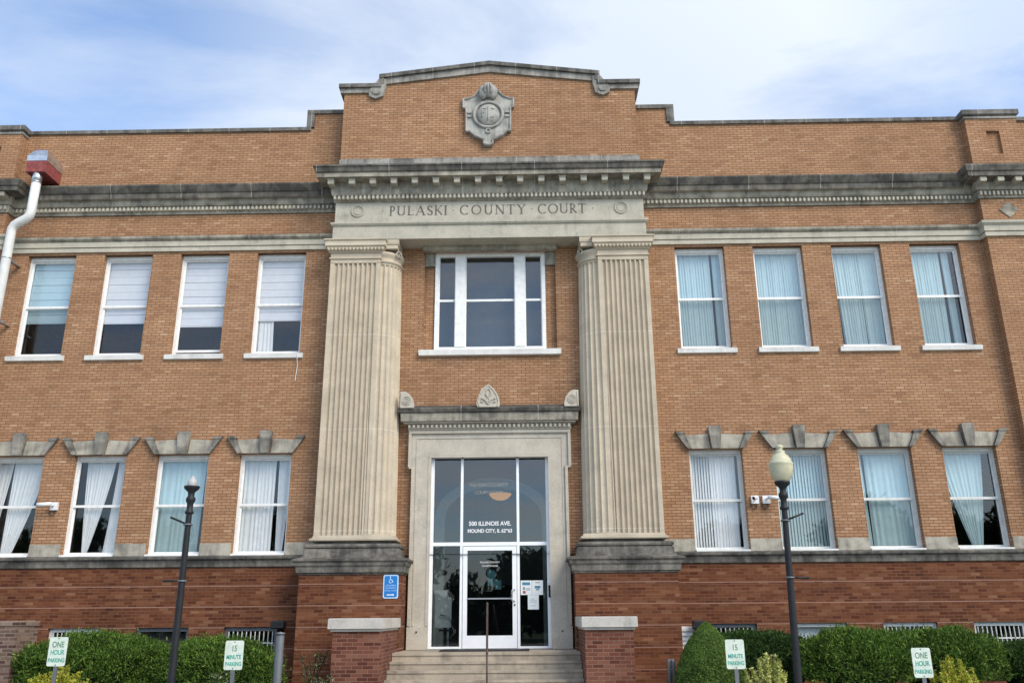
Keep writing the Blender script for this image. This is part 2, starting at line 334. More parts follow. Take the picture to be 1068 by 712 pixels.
# ================================================================ COURTHOUSE
H=empty('courthouse',(0,0,0))
tag(H,'two storey tan brick courthouse with stone pilasters and arched parapet','building')
A_,SP,WW=5.31,1.9725,1.247
XC=[-(A_+(3-i)*SP) for i in range(4)]+[A_+i*SP for i in range(4)]
ZU=(7.81,10.50); ZL=(2.97,5.33); ZB=(.55,1.435)
BAND=[(0,0.0)]
for h in (.54,.985,1.43,1.875,2.32): BAND+=[(0,h-.02),(-.006,h-.0195),(-.006,h-.0005),(0,h)]
BAND+=[(0,2.76)]
# --- wing walls
for sgn in (-1,1):
    xs=[c for c in XC if c*sgn>0]
    xa,xb=(-12.45,-3.6) if sgn<0 else (3.6,12.45)
    ops=[(c-WW/2,c+WW/2,z0,z1) for c in xs for z0,z1 in (ZU,ZL)]
    mb=MB(); wallgrid(mb,xa,xb,2.74,14.1,ops,0,.27); mb.build('wall','tan',H)
    ob=[(c-.59,c+.59)+ZB for c in xs]
    mb=MB(); wallgrid(mb,xa,xb,0,2.76,ob,-.05,.20)
    lo=0; mp_=MB()
    for hi in (.54,.985,1.43,1.875,2.32,2.76):
        segs=[xa]
        for a,b,c,d in sorted(ob):
            if lo<d-.01 and hi>c+.01: segs+=[a,b]
        segs.append(xb)
        if lo<1.43<hi: pass
        for k in range(0,len(segs),2): mb.box(segs[k],segs[k+1],-.08,-.049,lo,hi-.02); mp_.box(segs[k]+.001,segs[k+1]-.001,-.076,-.049,hi-.02,hi-.0005)
        lo=hi
    bw_=mb.build('basement_wall','red',H); mp_.build('pointing','pointing',bw_)
    # parapet thickness and end bay
    mb=MB(); mb.box(xa,xb,.30,.34,12.0,14.08)
    mb.build('parapet_back','tan',H)
    # coping of the parapet
    mb=MB()
    i0,i1=(3.88,4.86)
    def seg(a,b,z0,z1,p=.05):
        a,b=(a*sgn,b*sgn); a,b=min(a,b),max(a,b); mb.box(a,b,-p,.36,z0,z1)
    seg(4.80,12.44,14.03,14.13); 
    mb.build('coping','copingD',H)
    mb=MB()
    seg(3.80,4.92,14.54,14.65); seg(4.72,4.92,14.131,14.539,.045)
    mb.build('coping','copingD',H)
    mb=MB(); seg(3.80,4.72,14.0995,14.54,0.0); mb.build('parapet_step','tan',H)
    # cornice
    prof=[(-.02,11.60),(.045,11.60),(.05,11.655),(.05,11.80),(.10,11.815),(.13,11.86),(.15,11.95),(.24,11.97),(.25,12.10),(.28,12.12),(.31,12.17),(.36,12.27),(.36,12.31),(-.02,12.41)]
    lo_=[p for p in prof if p[1]<=11.97]; hi_=[p for p in prof if p[1]>=11.97]
    c=MB().mold(xa,xb,0,.02,lo_,0,0).build('cornice','cornice',H)
    mb=MB(); n=int((xb-xa)/.108)
    for k in range(n): mb.box(xa+k*.108+.02,xa+k*.108+.07,-.135,-.049,11.675,11.765)
    mb.build('dentils','frieze',c)
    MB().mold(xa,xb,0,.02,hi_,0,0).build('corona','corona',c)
    # belt course
    MB().mold(xa,xb,0,.02,[(-.01,10.56),(.05,10.56),(.05,10.665),(.035,10.67),(.035,10.685),(.07,10.69),(.07,10.83)],0,0).build('belt_course','belt',H)
    MB().mold(xa,xb,0,.02,[(.06,10.83),(.09,10.85),(.13,10.89),(.14,10.95),(-.01,11.0)],0,0).build('belt_course','cornice',H)
    # water table and stone blocks
    MB().mold(xa,xb,0,.02,[(.06,2.70),(.12,2.73),(.13,2.80),(.15,2.86),(.20,2.90),(.21,2.94),(-.01,3.0)],0,0).build('water_table','base',H)
    edges=[xa]
    for cc in xs: edges+=[cc-WW/2,cc+WW/2]
    edges.append(xb)
    for k in range(0,len(edges),2): MB().box(edges[k]+.004,edges[k+1]-.004,-.03,.06,2.985,3.26).build('stone_block','lintel',H)
    # end bay with pilaster
    e0,e1=12.45,13.78
    ea,eb=(e0,e1) if sgn>0 else (-e1,-e0)
    mb=MB(); mb.box(ea,eb,-.25,.3,2.74,12.2); mb.build('end_pilaster','tan',H)
    mb=MB(); px=(ea+eb)/2; wallgrid(mb,ea,eb,12.1,13.93,[(px-.17,px+.17,12.88,13.56)],-.25,.08); mb.box(ea,eb,-.171,.3,12.1,13.93)
    for xx in (ea,eb): mb.add([(xx,-.25,12.1),(xx,-.171,12.1),(xx,-.171,13.93),(xx,-.25,13.93)],[(0,1,2,3)])
    mb.build('end_pilaster','tan',H)
    MB().mold(ea,eb,-.31,.3,BAND).build('basement_pier','red',H)
    MB().mold(ea,eb,-.25,.3,[(.0,13.98),(.07,14.03),(.07,14.16),(.0,14.18)]).build('coping','copingD',H)
    MB().mold(ea,eb,-.25,.3,[(-.0,13.91),(.03,13.92),(.03,13.975),(.0,13.98)]).build('coping','coping',H)
    cb=MB().mold(ea,eb,-.25,.3,[(0,11.60),(.045,11.61),(.05,11.655),(.05,11.80),(.10,11.815),(.12,11.9),(.13,12.02)]).build('cornice','cornice',H)
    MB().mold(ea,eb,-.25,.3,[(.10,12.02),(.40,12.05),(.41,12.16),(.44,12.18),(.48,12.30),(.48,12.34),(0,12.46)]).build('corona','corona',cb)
    mb=MB()
    for k in range(int((eb-ea+.1)/.108)): mb.box(ea-.04+k*.108+.02,ea-.04+k*.108+.072,-.352,-.299,11.67,11.775)
    mb.build('dentils','frieze',cb)
    for k in range(4):
        xm=ea-.02+k*.44; MB().mold(xm-.07,xm+.07,-.60,-.37,[(0,11.92),(.01,11.94),(.01,12.04)]).build('modillion','frieze',cb)
    MB().mold(ea,eb,-.25,.3,[(0,10.56),(.05,10.56),(.05,10.665),(.035,10.67),(.035,10.685),(.07,10.69),(.07,10.83),(.09,10.85),(.13,10.89),(.14,10.95),(0,11.0)]).build('belt_course','belt',H)
    MB().mold(ea,eb,-.31,.3,[(0,2.70),(.06,2.73),(.07,2.80),(.09,2.86),(.14,2.90),(.15,2.94),(0,3.0)]).build('water_table','base',H)
    MB().prism([(px-.24,11.29),(px,11.07),(px+.24,11.29),(px,11.51)],-.275,-.24).build('diamond_block','cornice',H)
    # side return beyond the pilaster and the flank
    fx=(e1,e1+2.4) if sgn>0 else (-e1-2.4,-e1)
    mb=MB(); mb.box(fx[0],fx[1],0.0,14,0,13.98); mb.build('wall','tan',H)
    MB().box(fx[0],fx[1],-.05,.36,13.982,14.09).build('coping','copingD',H)
# --- interior and rear shell
mb=MB(); mb.box(-13.7,13.7,13.6,14,0,13.9); mb.build('rear_wall','tan',H)
mb=MB(); mb.box(-13.7,13.7,.35,13.7,12.9,13.1); mb.build('roof','coping',H)
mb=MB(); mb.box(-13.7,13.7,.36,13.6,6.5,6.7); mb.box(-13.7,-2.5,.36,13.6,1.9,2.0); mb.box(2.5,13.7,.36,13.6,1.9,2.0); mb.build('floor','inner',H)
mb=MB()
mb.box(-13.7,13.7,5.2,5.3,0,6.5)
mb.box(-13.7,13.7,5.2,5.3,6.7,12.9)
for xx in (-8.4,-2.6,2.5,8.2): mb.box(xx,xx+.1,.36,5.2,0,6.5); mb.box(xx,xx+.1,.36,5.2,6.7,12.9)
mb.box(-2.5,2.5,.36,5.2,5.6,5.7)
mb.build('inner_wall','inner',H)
# --- windows
def curtain(x0,x1,z0,z1,tops,mat,parent,folds,amp=.02,y=.29,bow=0):
    "tops=(x0top,x1top,x0bottom,x1bottom) as fractions of the opening"
    W=x1-x0; mb=MB(); mb.smooth=True; k1,k2,k3=random.uniform(.4,1.6),random.uniform(1.5,4),random.uniform(.5,1.1)
    nx=max(6,folds*8); nz=10; v=[]
    for k in range(nz+1):
        f=k/nz; z=z1+(z0-z1)*f
        g=f**(1.3 if bow else 1)
        a=tops[0]+(tops[2]-tops[0])*g; b=tops[1]+(tops[3]-tops[1])*g
        for i in range(nx+1):
            u=i/nx; ph=u*folds*2*math.pi
            v.append((x0+W*(a+(b-a)*u),y+amp*(.5+k3*math.sin(k2*u*3.1+k1)**2)*math.sin(ph+1.3*k1*math.sin(k2*u*3.1+k1)+.25*math.sin(f*3+k2))+.006*math.sin(ph*.43+f*2),z))
    fs=[(k*(nx+1)+i,k*(nx+1)+i+1,(k+1)*(nx+1)+i+1,(k+1)*(nx+1)+i) for k in range(nz) for i in range(nx)]
    mb.add(v,fs); return mb.build('curtain',mat,parent)
def blind(x0,x1,z0,z1,parent,step=.2,y=.285,mat='blind'):
    mb=MB(); z=z1; n=max(1,round((z1-z0)/step)); h=(z1-z0)/n
    for k in range(n): mb.box(x0,x1,y+(.006 if k%2 else 0),y+.02+(.006 if k%2 else 0),z1-(k+1)*h+.009,z1-k*h)
    mb.box(x0,x1,y-.005,y+.028,z0-.03,z0)
    return mb.build('blind',mat,parent)
def vblind(x0,x1,z0,z1,parent,n,ang=50,a=0,b=1,mat='sheer'):
    mb=MB(); W=x1-x0
    for k in range(n):
        xc=x0+W*(a+(b-a)*(k+.5)/n); hw=min(.05,W*(b-a)/n*.56)
        c_,s_=math.cos(R(ang+random.uniform(-12,12)))*hw,math.sin(R(ang))*hw
        mb.add([(xc-c_,.325-s_,z0),(xc+c_,.325+s_,z0),(xc+c_,.325+s_,z1),(xc-c_,.325-s_,z1)],[(0,1,2,3)])
    return mb.build('vertical_blind',mat,parent)
def window(cx,z0,z1,spec,sill=True,old=False):
    a,b=cx-WW/2,cx+WW/2; fm='dirtywhite' if old else 'white'
    mb=MB(); t=.05
    mb.box(a,a+t,.15,.30,z0,z1); mb.box(b-t,b,.15,.30,z0,z1); mb.box(a+t,b-t,.15,.30,z1-.10,z1); mb.box(a+t,b-t,.15,.30,z0,z0+.06)
    pass
    w_=mb.build('window',fm,H)
    a+=t;b-=t; zb=z0+.06; zt=z1-.10; zm=(zb+zt)/2+.02
    st=.036; op=spec.get('open',0)
    mb=MB(); mb.box(a,a+st,.20,.23,zm,zt); mb.box(b-st,b,.20,.23,zm,zt); mb.box(a+st,b-st,.20,.23,zt-st,zt); mb.box(a,b,.195,.23,zm-.03,zm+.03); mb.build('upper_sash',fm,w_)
    zb2=zb+op
    mb=MB(); mb.box(a,a+st,.235,.262,zb2,zm-.031); mb.box(b-st,b,.235,.262,zb2,zm-.031); mb.box(a+st,b-st,.235,.262,zb2,zb2+.06); mb.build('lower_sash',fm,w_)
    g=MB(); g.add([(a+st,.215,zm+.03),(b-st,.215,zm+.03),(b-st,.215,zt-st),(a+st,.215,zt-st)],[(0,1,2,3)]); g.build('pane',spec.get('gu','glass'),w_)
    g=MB(); g.add([(a+st,.25,zb2+.06),(b-st,.25,zb2+.06),(b-st,.25,zm-.03),(a+st,.25,zm-.03)],[(0,1,2,3)]); g.build('pane',spec.get('gl','glass'),w_)
    if 'blind' in spec: blind(a+.01,b-.01,z0+(z1-z0)*spec['blind'],zt-.0,w_)
    for c in spec.get('curt',[]): curtain(a,b,z0+.05,zt+.05,c[:4],c[5] if len(c)>5 else 'sheer',w_,c[4],.010,.325,bow=c[0]!=c[2])
    if 'vb' in spec: vblind(a,b,zb,zt,w_,*spec['vb'])
    if sill:
        MB().mold(cx-WW/2-.10,cx+WW/2+.10,-.03,.10,[(0,z0-.14),(.03,z0-.13),(.04,z0-.02),(.0,z0-.002)],0,0).build('sill','sill',w_)
    else:
        MB().mold(cx-WW/2+.01,cx+WW/2-.01,-.03,.10,[(0,z0-.01),(.03,z0-.005),(.03,z0+.035),(.0,z0+.05)],0,0).build('sill',fm,w_)
    return w_
UP=[dict(blind=.36,gu='gteal',gl='gscreen'),dict(blind=.35),dict(blind=.31,open=.06),dict(blind=.36,curt=[(0,.3,0,.38,4)]),
    dict(curt=[(0,.76,.04,.76,13),(.81,1.0,.82,.98,4)],gu='gteal',gl='gscreen'),dict(curt=[(0,1,0,1,19)],gu='gteal',gl='gscreen'),
    dict(curt=[(.07,.60,.12,.60,9),(.61,1,.62,.97,6)],gu='gteal',gl='gscreen'),dict(curt=[(0,.70,.02,.66,12),(.745,.9,.74,.9,4)],gu='gteal',gl='gscreen')]
LO=[dict(curt=[(-.05,.28,-.1,.05,4),(.3,1.02,.28,.5,8)]),dict(curt=[(.12,.72,.24,.34,8),(.78,1.02,.66,.95,4)]),
    dict(curt=[(0,.92,0,.88,8)],gu='gteal',gl='gscreen'),dict(curt=[(-.02,.66,-.02,.66,8),(.72,1.0,.76,.9,3)]),
    dict(vb=(8,34,0,.46),curt=[(.44,.94,.44,.93,9)]),dict(vb=(16,26,0,1),gu='gteal',gl='gscreen'),
    dict(curt=[(-.02,.1,-.02,.14,2),(.16,1.0,.16,1.0,8)],gu='gteal',gl='gscreen'),dict(curt=[(-.04,.86,.40,.60,9)],gu='gteal',gl='gscreen')]
for i,c in enumerate(XC):
    window(c,*ZU,UP[i],True,False); window(c,*ZL,LO[i],False,i in(4,5,6,7))
# basement windows with bars
for i,c in enumerate(XC):
    z0,z1=ZB
    mb=MB(); a,b=c-.59,c+.59
    mb.box(a,a+.07,.0,.12,z0,z1); mb.box(b-.07,b,.0,.12,z0,z1); mb.box(a+.07,b-.07,.0,.12,z1-.09,z1); mb.box(a+.07,b-.07,.0,.12,z0,z0+.06)
    w_=mb.build('basement_window','graymetal' if i in (2,3,4) else 'dirtywhite',H)
    MB().add([(a+.07,.08,z0+.06),(b-.07,.08,z0+.06),(b-.07,.08,z1-.09),(a+.07,.08,z1-.09)],[(0,1,2,3)])
    g=MB(); g.add([(a+.07,.08,z0+.06),(b-.07,.08,z0+.06),(b-.07,.08,z1-.09),(a+.07,.08,z1-.09)],[(0,1,2,3)]); g.build('pane','glass',w_)
    if i not in (2,5):
        mb=MB()
        for k in range(11): xx=a+.1+k*(b-a-.2)/10; mb.tube([(xx,-.02,z0+.05),(xx,-.02,z1-.10)],.012,6)
        mb.box(a+.07,b-.07,-.03,-.008,z1-.36,z1-.33); mb.build('bars','dirtywhite',w_)
    else:
        MB().box(a+.08,b-.08,.16,.18,z0+.06,z1-.1).build('panel','paper' if i==5 else 'innerdark',w_)
# flat arches over the ground floor windows
for c in XC:
    mb=MB(); z=5.335
    mb.prism([(c-.55,z),(c-.115,z),(c-.16,z+.35),(c-.72,z+.31)],-.03,.02); mb.prism([(c+.115,z),(c+.55,z),(c+.72,z+.31),(c+.16,z+.35)],-.03,.02)
    l_=mb.build('flat_arch','lintel',H)
    MB().prism([(c-.09,z-.012),(c+.09,z-.012),(c+.145,z+.47),(c-.145,z+.47)],-.13,.02).prism([(c-.145,z+.47),(c+.145,z+.47),(c+.13,z+.52),(c-.13,z+.52)],-.135,.02).build('keystone','keystone',l_)
    for s_ in (-1,1):
        p=[(c+s_*.555,z-.008),(c+s_*.655,z-.008),(c+s_*.90,z+.34),(c+s_*.72,z+.34)]
        if s_<0: p=p[::-1]
        q=[(c+s_*.70,z+.34),(c+s_*.90,z+.34),(c+s_*.93,z+.40),(c+s_*.71,z+.38)]
        if s_<0: q=q[::-1]
        MB().prism(p,-.10,.02).prism(q,-.115,.02).build('voussoir','keystone',l_)
# --- recessed centre wall
OPW=(-1.665,1.665,7.88,10.52); OPD=(-1.39,1.39,.90,5.26)
mb=MB(); wallgrid(mb,-2.9,2.9,2.98,10.64,[OPW,(-1.39,1.39,2.98,5.26)],.15,.15); mb.build('centre_wall','tan',H)
mb=MB(); wallgrid(mb,-2.9,2.9,0,2.98,[(-1.39,1.39,.90,2.98)],.15,.15); mb.build('centre_basement_wall','red',H)
mb=MB(); wallgrid(mb,-1.9,1.9,7.7,10.64,[(-1.40,1.40,7.90,10.60)],.298,.06); mb.build('window_recess','tan',H)
for xa_ in (-1.66,1.40): MB().box(xa_,xa_+.26,.2,.297,10.15,10.515).build('impost_block','cornice',H)
MB().mold(-1.70,1.70,.10,.36,[(0,7.72),(.05,7.73),(.06,7.86),(0,7.885)]).build('sill','sill',H)
mb=MB(); mb.box(-1.70,1.70,-.03,.149,10.50,10.618); mb.build('soffit_strip','lintel',H)
# central triple window
zt,zb=10.56,7.90
mb=MB()
mb.box(-1.40,-1.31,.24,.36,zb,zt); mb.box(1.31,1.40,.24,.36,zb,zt); mb.box(-1.31,1.31,.24,.36,zt-.14,zt); mb.box(-1.31,1.31,.24,.36,zb,zb+.09)
for s_ in (-1,1):
    x=s_*.755; mb.box(x-.125,x+.125,.22,.36,zb+.09,zt-.14)
w_=mb.build('window','white',H)
zm=9.24
for a,b in ((-1.31,-.88),(-.63,.63),(.88,1.31)):
    mb=MB(); mb.box(a,b,.30,.33,zm-.03,zm+.03)
    for q in ((a,a+.025),(b-.025,b)): mb.box(q[0],q[1],.30,.33,zb+.09,zm-.03); mb.box(q[0],q[1],.30,.33,zm+.03,zt-.14)
    mb.build('sash','white',w_)
    for c_,d_ in ((zb+.09,zm-.03),(zm+.03,zt-.14)):
        g=MB(); g.add([(a+.03,.32,c_),(b-.03,.32,c_),(b-.03,.32,d_),(a+.03,.32,d_)],[(0,1,2,3)]); g.build('pane','gcent',w_)
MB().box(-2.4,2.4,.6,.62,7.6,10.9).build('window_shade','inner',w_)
# --- stone door surround
def surround():
    y0=.04
    mb=MB()
    mb.box(-1.83,-1.385,y0,.30,.93,5.82); mb.box(1.385,1.83,y0,.30,.93,5.82); mb.box(-1.385,1.385,y0,.30,5.25,5.82)
    mb.box(-1.915,-1.829,y0+.004,.30,4.97,5.819); mb.box(1.829,1.915,y0+.004,.30,4.97,5.819)
    # outer bead and inner fillet
    for s_ in (-1,1):
        def bx(a,b,*r): mb.box(min(a*s_,b*s_),max(a*s_,b*s_),*r)
        bx(1.77,1.835,y0-.055,y0+.01,1.42,4.97); bx(1.855,1.92,y0-.055,y0+.01,4.967,5.76); bx(1.70,1.735,y0-.015,y0+.01,1.42,5.64)
        bx(1.772,1.90,y0-.052,y0+.01,4.93,4.966)
        bx(1.39,1.845,y0-.045,y0+.02,.925,1.40)
        bx(1.376,1.44,y0-.012,y0+.01,1.42,5.19)
    mb.box(-1.92,1.92,y0-.055,y0+.01,5.765,5.835); mb.box(-1.735,1.735,y0-.015,y0+.01,5.645,5.68); mb.box(-1.44,1.44,y0-.012,y0+.01,5.195,5.245)
    o=mb.build('door_surround','surr',H)
    mb=MB(); mb.mold(-1.92,1.92,.0,.2,[(0,5.84),(.02,5.85),(.02,5.985),(.12,5.99),(.13,6.02)]); mb.build('bed_moulding','surr',o)
    mb=MB()
    for k in range(36): xx=-1.93+k*.1083; mb.box(xx,xx+.05,-.095,-.015,5.885,5.965)
    mb.build('dentils','surr',o)
    MB().mold(-1.96,1.96,-.04,.2,[(.02,6.02),(.14,6.03),(.15,6.22)]).build('hood','cornice',o)
    MB().mold(-1.96,1.96,-.04,.2,[(.15,6.22),(.19,6.24),(.22,6.31),(.22,6.335),(-.02,6.44)]).build('hood_top','corona',o)
    # palmettes
    def leaf(cx,w,h,z,half=0):
        m=MB(); pts=[]
        if half==0:
            prof=[(-.5,0),(-.56,.12),(-.52,.35),(-.42,.58),(-.31,.8),(0,1),(.25,.8),(.42,.58),(.52,.35),(.56,.12),(.5,0)]
        else:
            s=half; prof=[(0,0),(0,.98),(.35,1.0),(.65,.85),(.9,.55),(1.0,.2),(.98,0)]; prof=[(p[0]*s,p[1]) for p in prof]
        poly=[(cx+p[0]*w,z+p[1]*h) for p in prof]
        if half>0 or half==0: poly=poly[::-1]
        m.prism(poly,-.29,-.20)
        if half==0:
            for s in (-1,1):
                m.tube([(cx+s*w*.42,-.295,z+.02),(cx+s*w*.48,-.295,z+.2*h),(cx+s*w*.40,-.295,z+.5*h),(cx+s*w*.22,-.295,z+.76*h),(cx,-.295,z+.94*h)],.014,6)
                m.tube([(cx,-.30,z+.12*h),(cx+s*w*.15,-.31,z+.3*h),(cx+s*w*.33,-.30,z+.38*h),(cx+s*w*.34,-.30,z+.22*h),(cx+s*w*.24,-.30,z+.2*h)],.018,6)
                m.tube([(cx,-.30,z+.4*h),(cx+s*w*.12,-.31,z+.55*h),(cx+s*w*.10,-.30,z+.72*h),(cx,-.30,z+.8*h)],.016,6)
            m.ring((cx,-.295,z+.3*h),.035,.014,12)
        else:
            s=half
            for q in (.25,.5,.75): m.ring((cx+s*w*.45,-.295,z+.42*h),w*.42*q,.011,14)
            m.tube([(cx+s*.02,-.295,z),(cx+s*.03,-.295,z+.9*h)],.014,6)
        m.build('palmette','surr',o)
    leaf(-.02,.50,.56,6.33); leaf(-2.12,.34,.40,6.33,1); leaf(2.12,.34,.40,6.33,-1)
surround()
# --- aluminium storefront with door
mb=MB(); y0,y1=.20,.27
for a,b in ((-1.385,-1.31),(1.31,1.385)): mb.box(a,b,y0-.02,y1,.93,5.25)
for a,b in ((-.685,-.625),(.625,.685)): mb.box(a,b,y0,y1,.93,5.20)
for a,b in ((-1.31,-.685),(-.625,.625),(.685,1.31)):
    mb.box(a,b,y0+.004,y1,5.20,5.25); mb.box(a,b,y0+.004,y1,3.17,3.25)
for a,b in ((-1.31,-.685),(.685,1.31)): mb.box(a,b,y0+.004,y1,.93,.98)
SF=mb.build('glazed_entrance','alu',H)
for a,b,c_,d_ in ((-1.31,-.685,.98,3.17),(.685,1.31,.98,3.17),(-1.31,-.685,3.25,5.2),(-.625,.625,3.25,5.2),(.685,1.31,3.25,5.2)):
    g=MB(); g.add([(a,.24,c_),(b,.24,c_),(b,.24,d_),(a,.24,d_)],[(0,1,2,3)]); g.build('pane','gdoor' if c_<1 else 'gcent',SF)
text_mesh('lettering','500 ILLINOIS AVE.',.132,(0,.232,3.63),'whiteletters',SF,xs=.95,bold=.003)
text_mesh('lettering','MOUND CITY, IL 62963',.112,(0,.232,3.47),'whiteletters',SF,xs=.90,bold=.003)
text_mesh('lettering','PULASKI COUNTY',.115,(-.02,.232,4.53),'goldletters',SF,xs=.95)
text_mesh('lettering','COURTHOUSE',.105,(-.03,.232,4.36),'goldletters',SF,xs=.95)
mb=MB()
mb.box(-.615,-.515,.185,.245,.94,3.155); mb.box(.515,.615,.185,.245,.94,3.155); mb.box(-.515,.515,.185,.245,3.06,3.155); mb.box(-.515,.515,.185,.245,.94,1.21)
D=mb.build('door','alu',H)
g=MB(); g.add([(-.515,.215,1.21),(.515,.215,1.21),(.515,.215,3.06),(-.515,.215,3.06)],[(0,1,2,3)]); g.build('pane','gdoor',D)
MB().box(-.515,.515,.17,.20,1.985,2.015).build('push_bar','steel',D)
MB().tube([(.565,.185,2.19),(.55,.13,2.19),(.50,.10,2.17),(.49,.10,2.09),(.49,.10,2.02),(.50,.10,1.96),(.55,.13,1.94),(.565,.185,1.94)],.014,8).build('handle','steel',D)
MB().tube([(.565,.18,1.86),(.565,.165,1.86)],.02,10).build('lock','black',D)
text_mesh('lettering','PULASKI COUNTY',.055,(0,.208,2.78),'whiteletters',D,xs=1.0)
text_mesh('lettering','COURTHOUSE',.055,(0,.208,2.70),'whiteletters',D,xs=1.0)
MB().box(1.33,1.40,.12,.195,2.02,2.28).build('intercom','black',H)
for s_ in (-1,1): MB().tube([(s_*1.62,-.012,1.30),(s_*1.62,-.03,1.30)],.018,8).build('hole_shade','black',H)  # black studs stand in for the dark inside two small holes
MB().tube([(-4.72,-.07,7.80),(-4.71,-.08,7.66),(-4.70,-.03,7.5),(-4.735,-.02,7.10)],.010,6).build('loose_cable','dirtywhite',H)
# hall behind the door
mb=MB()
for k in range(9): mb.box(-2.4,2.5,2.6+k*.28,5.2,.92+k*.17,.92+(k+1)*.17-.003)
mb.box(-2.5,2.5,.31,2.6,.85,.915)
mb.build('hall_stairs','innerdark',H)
mb=MB()
for k in range(14):
    a=math.pi*k/14; b=math.pi*(k+1)/14
    mb.prism([(1.25*math.cos(a),4.0+.8*math.sin(a)),(1.5*math.cos(a),4.0+1.05*math.sin(a)),(1.5*math.cos(b),4.0+1.05*math.sin(b)),(1.25*math.cos(b),4.0+.8*math.sin(b))],2.2,2.45)
mb.box(-1.5,-1.25,2.2,2.45,.92,4.0); mb.box(1.25,1.5,2.2,2.45,.92,4.0)
mb.build('hall_arch','dirtywhite',H)
# --- pedestals, pilasters, columns
def shaft_profile(x0,x1,yf,yb,n,gw,gd):
    "plan of a fluted pilaster, x0<x1"
    p=[(x0,yb),(x0,yf)]; m=.085; pitch=(x1-x0-2*m)/(n)
    for k in range(n):
        c=x0+m+pitch*(k+.5)
        for j in range(7):
            a=math.pi*j/6; p.append((c-gw*math.cos(a),yf+gd*math.sin(a)))
    p+=[(x1,yf),(x1,yb)]; return p
for s in (-1,1):
    xa,xb=(-4.13,-1.89) if s<0 else (1.89,4.13)
    pr=[(0,0.0)]
    mp_=MB()
    for h in (.54,.985,1.43,1.875,2.32): pr+=[(0,h-.02),(-.02,h-.0195),(-.02,h-.0005),(0,h)]; mp_.mold(xa,xb,-.75,.3,[(-.005,h-.019),(-.005,h-.001)])
    pr+=[(0,2.52)]
    pd_=MB().mold(xa,xb,-.75,.3,pr).build('pedestal','red',H); mp_.build('pointing','pointing',pd_)
    MB().mold(xa,xb,-.75,.3,[(.0,2.50),(.02,2.505),(.025,2.53),(.06,2.55),(.07,2.66),(.10,2.70),(.11,2.76),(.15,2.79),(.16,2.83),(.0,2.87)]).build('pedestal_cap','base',H)
    a,b=(-4.10,-1.93) if s<0 else (1.93,4.10)
    a,b=(-3.93,-2.13) if s<0 else (2.13,3.93)
    MB().mold(a,b,-.5,.3,[(.20,2.862),(.20,2.90),(.165,2.915),(.165,3.03),(.15,3.035),(.15,3.06),(.12,3.07),(.155,3.09),(.165,3.125),(.155,3.16),(.10,3.175),(-.05,3.18),(-.06,3.235)]).build('plinth','base',H)
    MB().mold(a,b,-.5,.3,[(-.06,3.235),(.065,3.245),(.075,3.27),(.065,3.295),(.03,3.31),(.0,3.36)]).build('base_moulding','lime',H)
    x0,x1=(-3.93,-2.69) if s<0 else (2.69,3.93)
    P=shaft_profile(x0,x1,-.5,.25,9,.044,.062)
    mb=MB(); mb.vprism(P,3.36,9.98); 
    mb.mold(x0,x1,-.5,.25,[(0,3.29),(0.01,3.30),(0,3.37)]); mb.mold(x0,x1,-.5,.25,[(0,9.97),(0,10.07)])
    pl=mb.build('pilaster','lime',H)
    x1c,x0c=x1,x0
    cap=MB().mold(x0,x1,-.5,.25,[(0,10.07),(.03,10.08),(.03,10.115),(.0,10.125),(.0,10.235),(.03,10.24),(.05,10.28),(.09,10.33),(.10,10.385),(.13,10.39),(.13,10.52),(.16,10.54),(.16,10.57),(0,10.60)]).build('pilaster_capital','lime',H)
    mb=MB()
    for k in range(16): xx=x0-.05+k*(x1-x0+.1)/15; mb.lathe([(0,-.05),(.028,-.03),(.034,0),(.026,.035),(0,.05)],(xx,-.585,10.315),8)
    mb.build('egg_moulding','lime',cap)
    # engaged round column
    cx_,cy_=s*2.70,.03; n=24; mb=MB(); mb.smooth=True; v=[]; zs=[3.37,3.40,4.5,6,7.5,9,9.93,9.96]
    per=[];
    for k in range(n):
        for j in range(6):
            u=j/5; a=2*math.pi*(k+u*.92)/n; 
            dpt=0 if j in(0,5) else .042*math.sin(math.pi*u)**.7
            per.append((a,dpt))
    for z in zs:
        rr=.55-.09*((z-3.3)/6.7)**1.4; 
        for a,dpt in per:
            r_=rr-(0 if z in(zs[0],zs[-1]) else dpt); v.append((cx_+r_*math.cos(a),cy_+r_*math.sin(a),z))
    m_=len(per); fs=[(i*m_+k,i*m_+(k+1)%m_,(i+1)*m_+(k+1)%m_,(i+1)*m_+k) for i in range(len(zs)-1) for k in range(m_)]
    mb.smooth=False; mb.add(v,fs); col=mb.build('column','lime',H)
    MB().lathe([(.0,3.24),(.58,3.242),(.61,3.27),(.60,3.295),(.57,3.31),(.55,3.36),(.55,3.38)],(cx_,cy_,0),40).build('column_base','lime',col)
    MB().lathe([(.46,9.95),(.455,10.0),(.49,10.01),(.50,10.035),(.49,10.06),(.455,10.07),(.455,10.13),(.48,10.17),(.52,10.22),(.53,10.27),(.48,10.30),(.3,10.31)],(cx_,cy_,0),40).build('column_neck','lime',col)
    # ionic corner volute and abacus
    mb=MB()
    xi=-s*1  # towards centre
    vx=cx_-s*.40
    for (ox,oy) in ((0,-.50),):
        pth=[]
        for k in range(26):
            a=k/25*2.6*math.pi; r_=.105*(1-k/30)
            pth.append((vx-s*.02+(-s)*math.cos(a)*r_*.62,cy_+oy+.16+math.cos(a)*r_*.5,10.25+math.sin(a)*r_))
        mb.tube(pth,[.026*(1-k/40) for k in range(26)],6)
        mb.tube([(vx,cy_+oy+.20,10.25),(vx-s*-.03,cy_+oy+.12,10.25)],.03,8)
    pth=[(vx+s*.0,cy_+.1,10.235)]
    mb.tube([(vx-s*.02,cy_-.28,10.26),(vx-s*.02,cy_+.0,10.26)],[.085,.08],12)
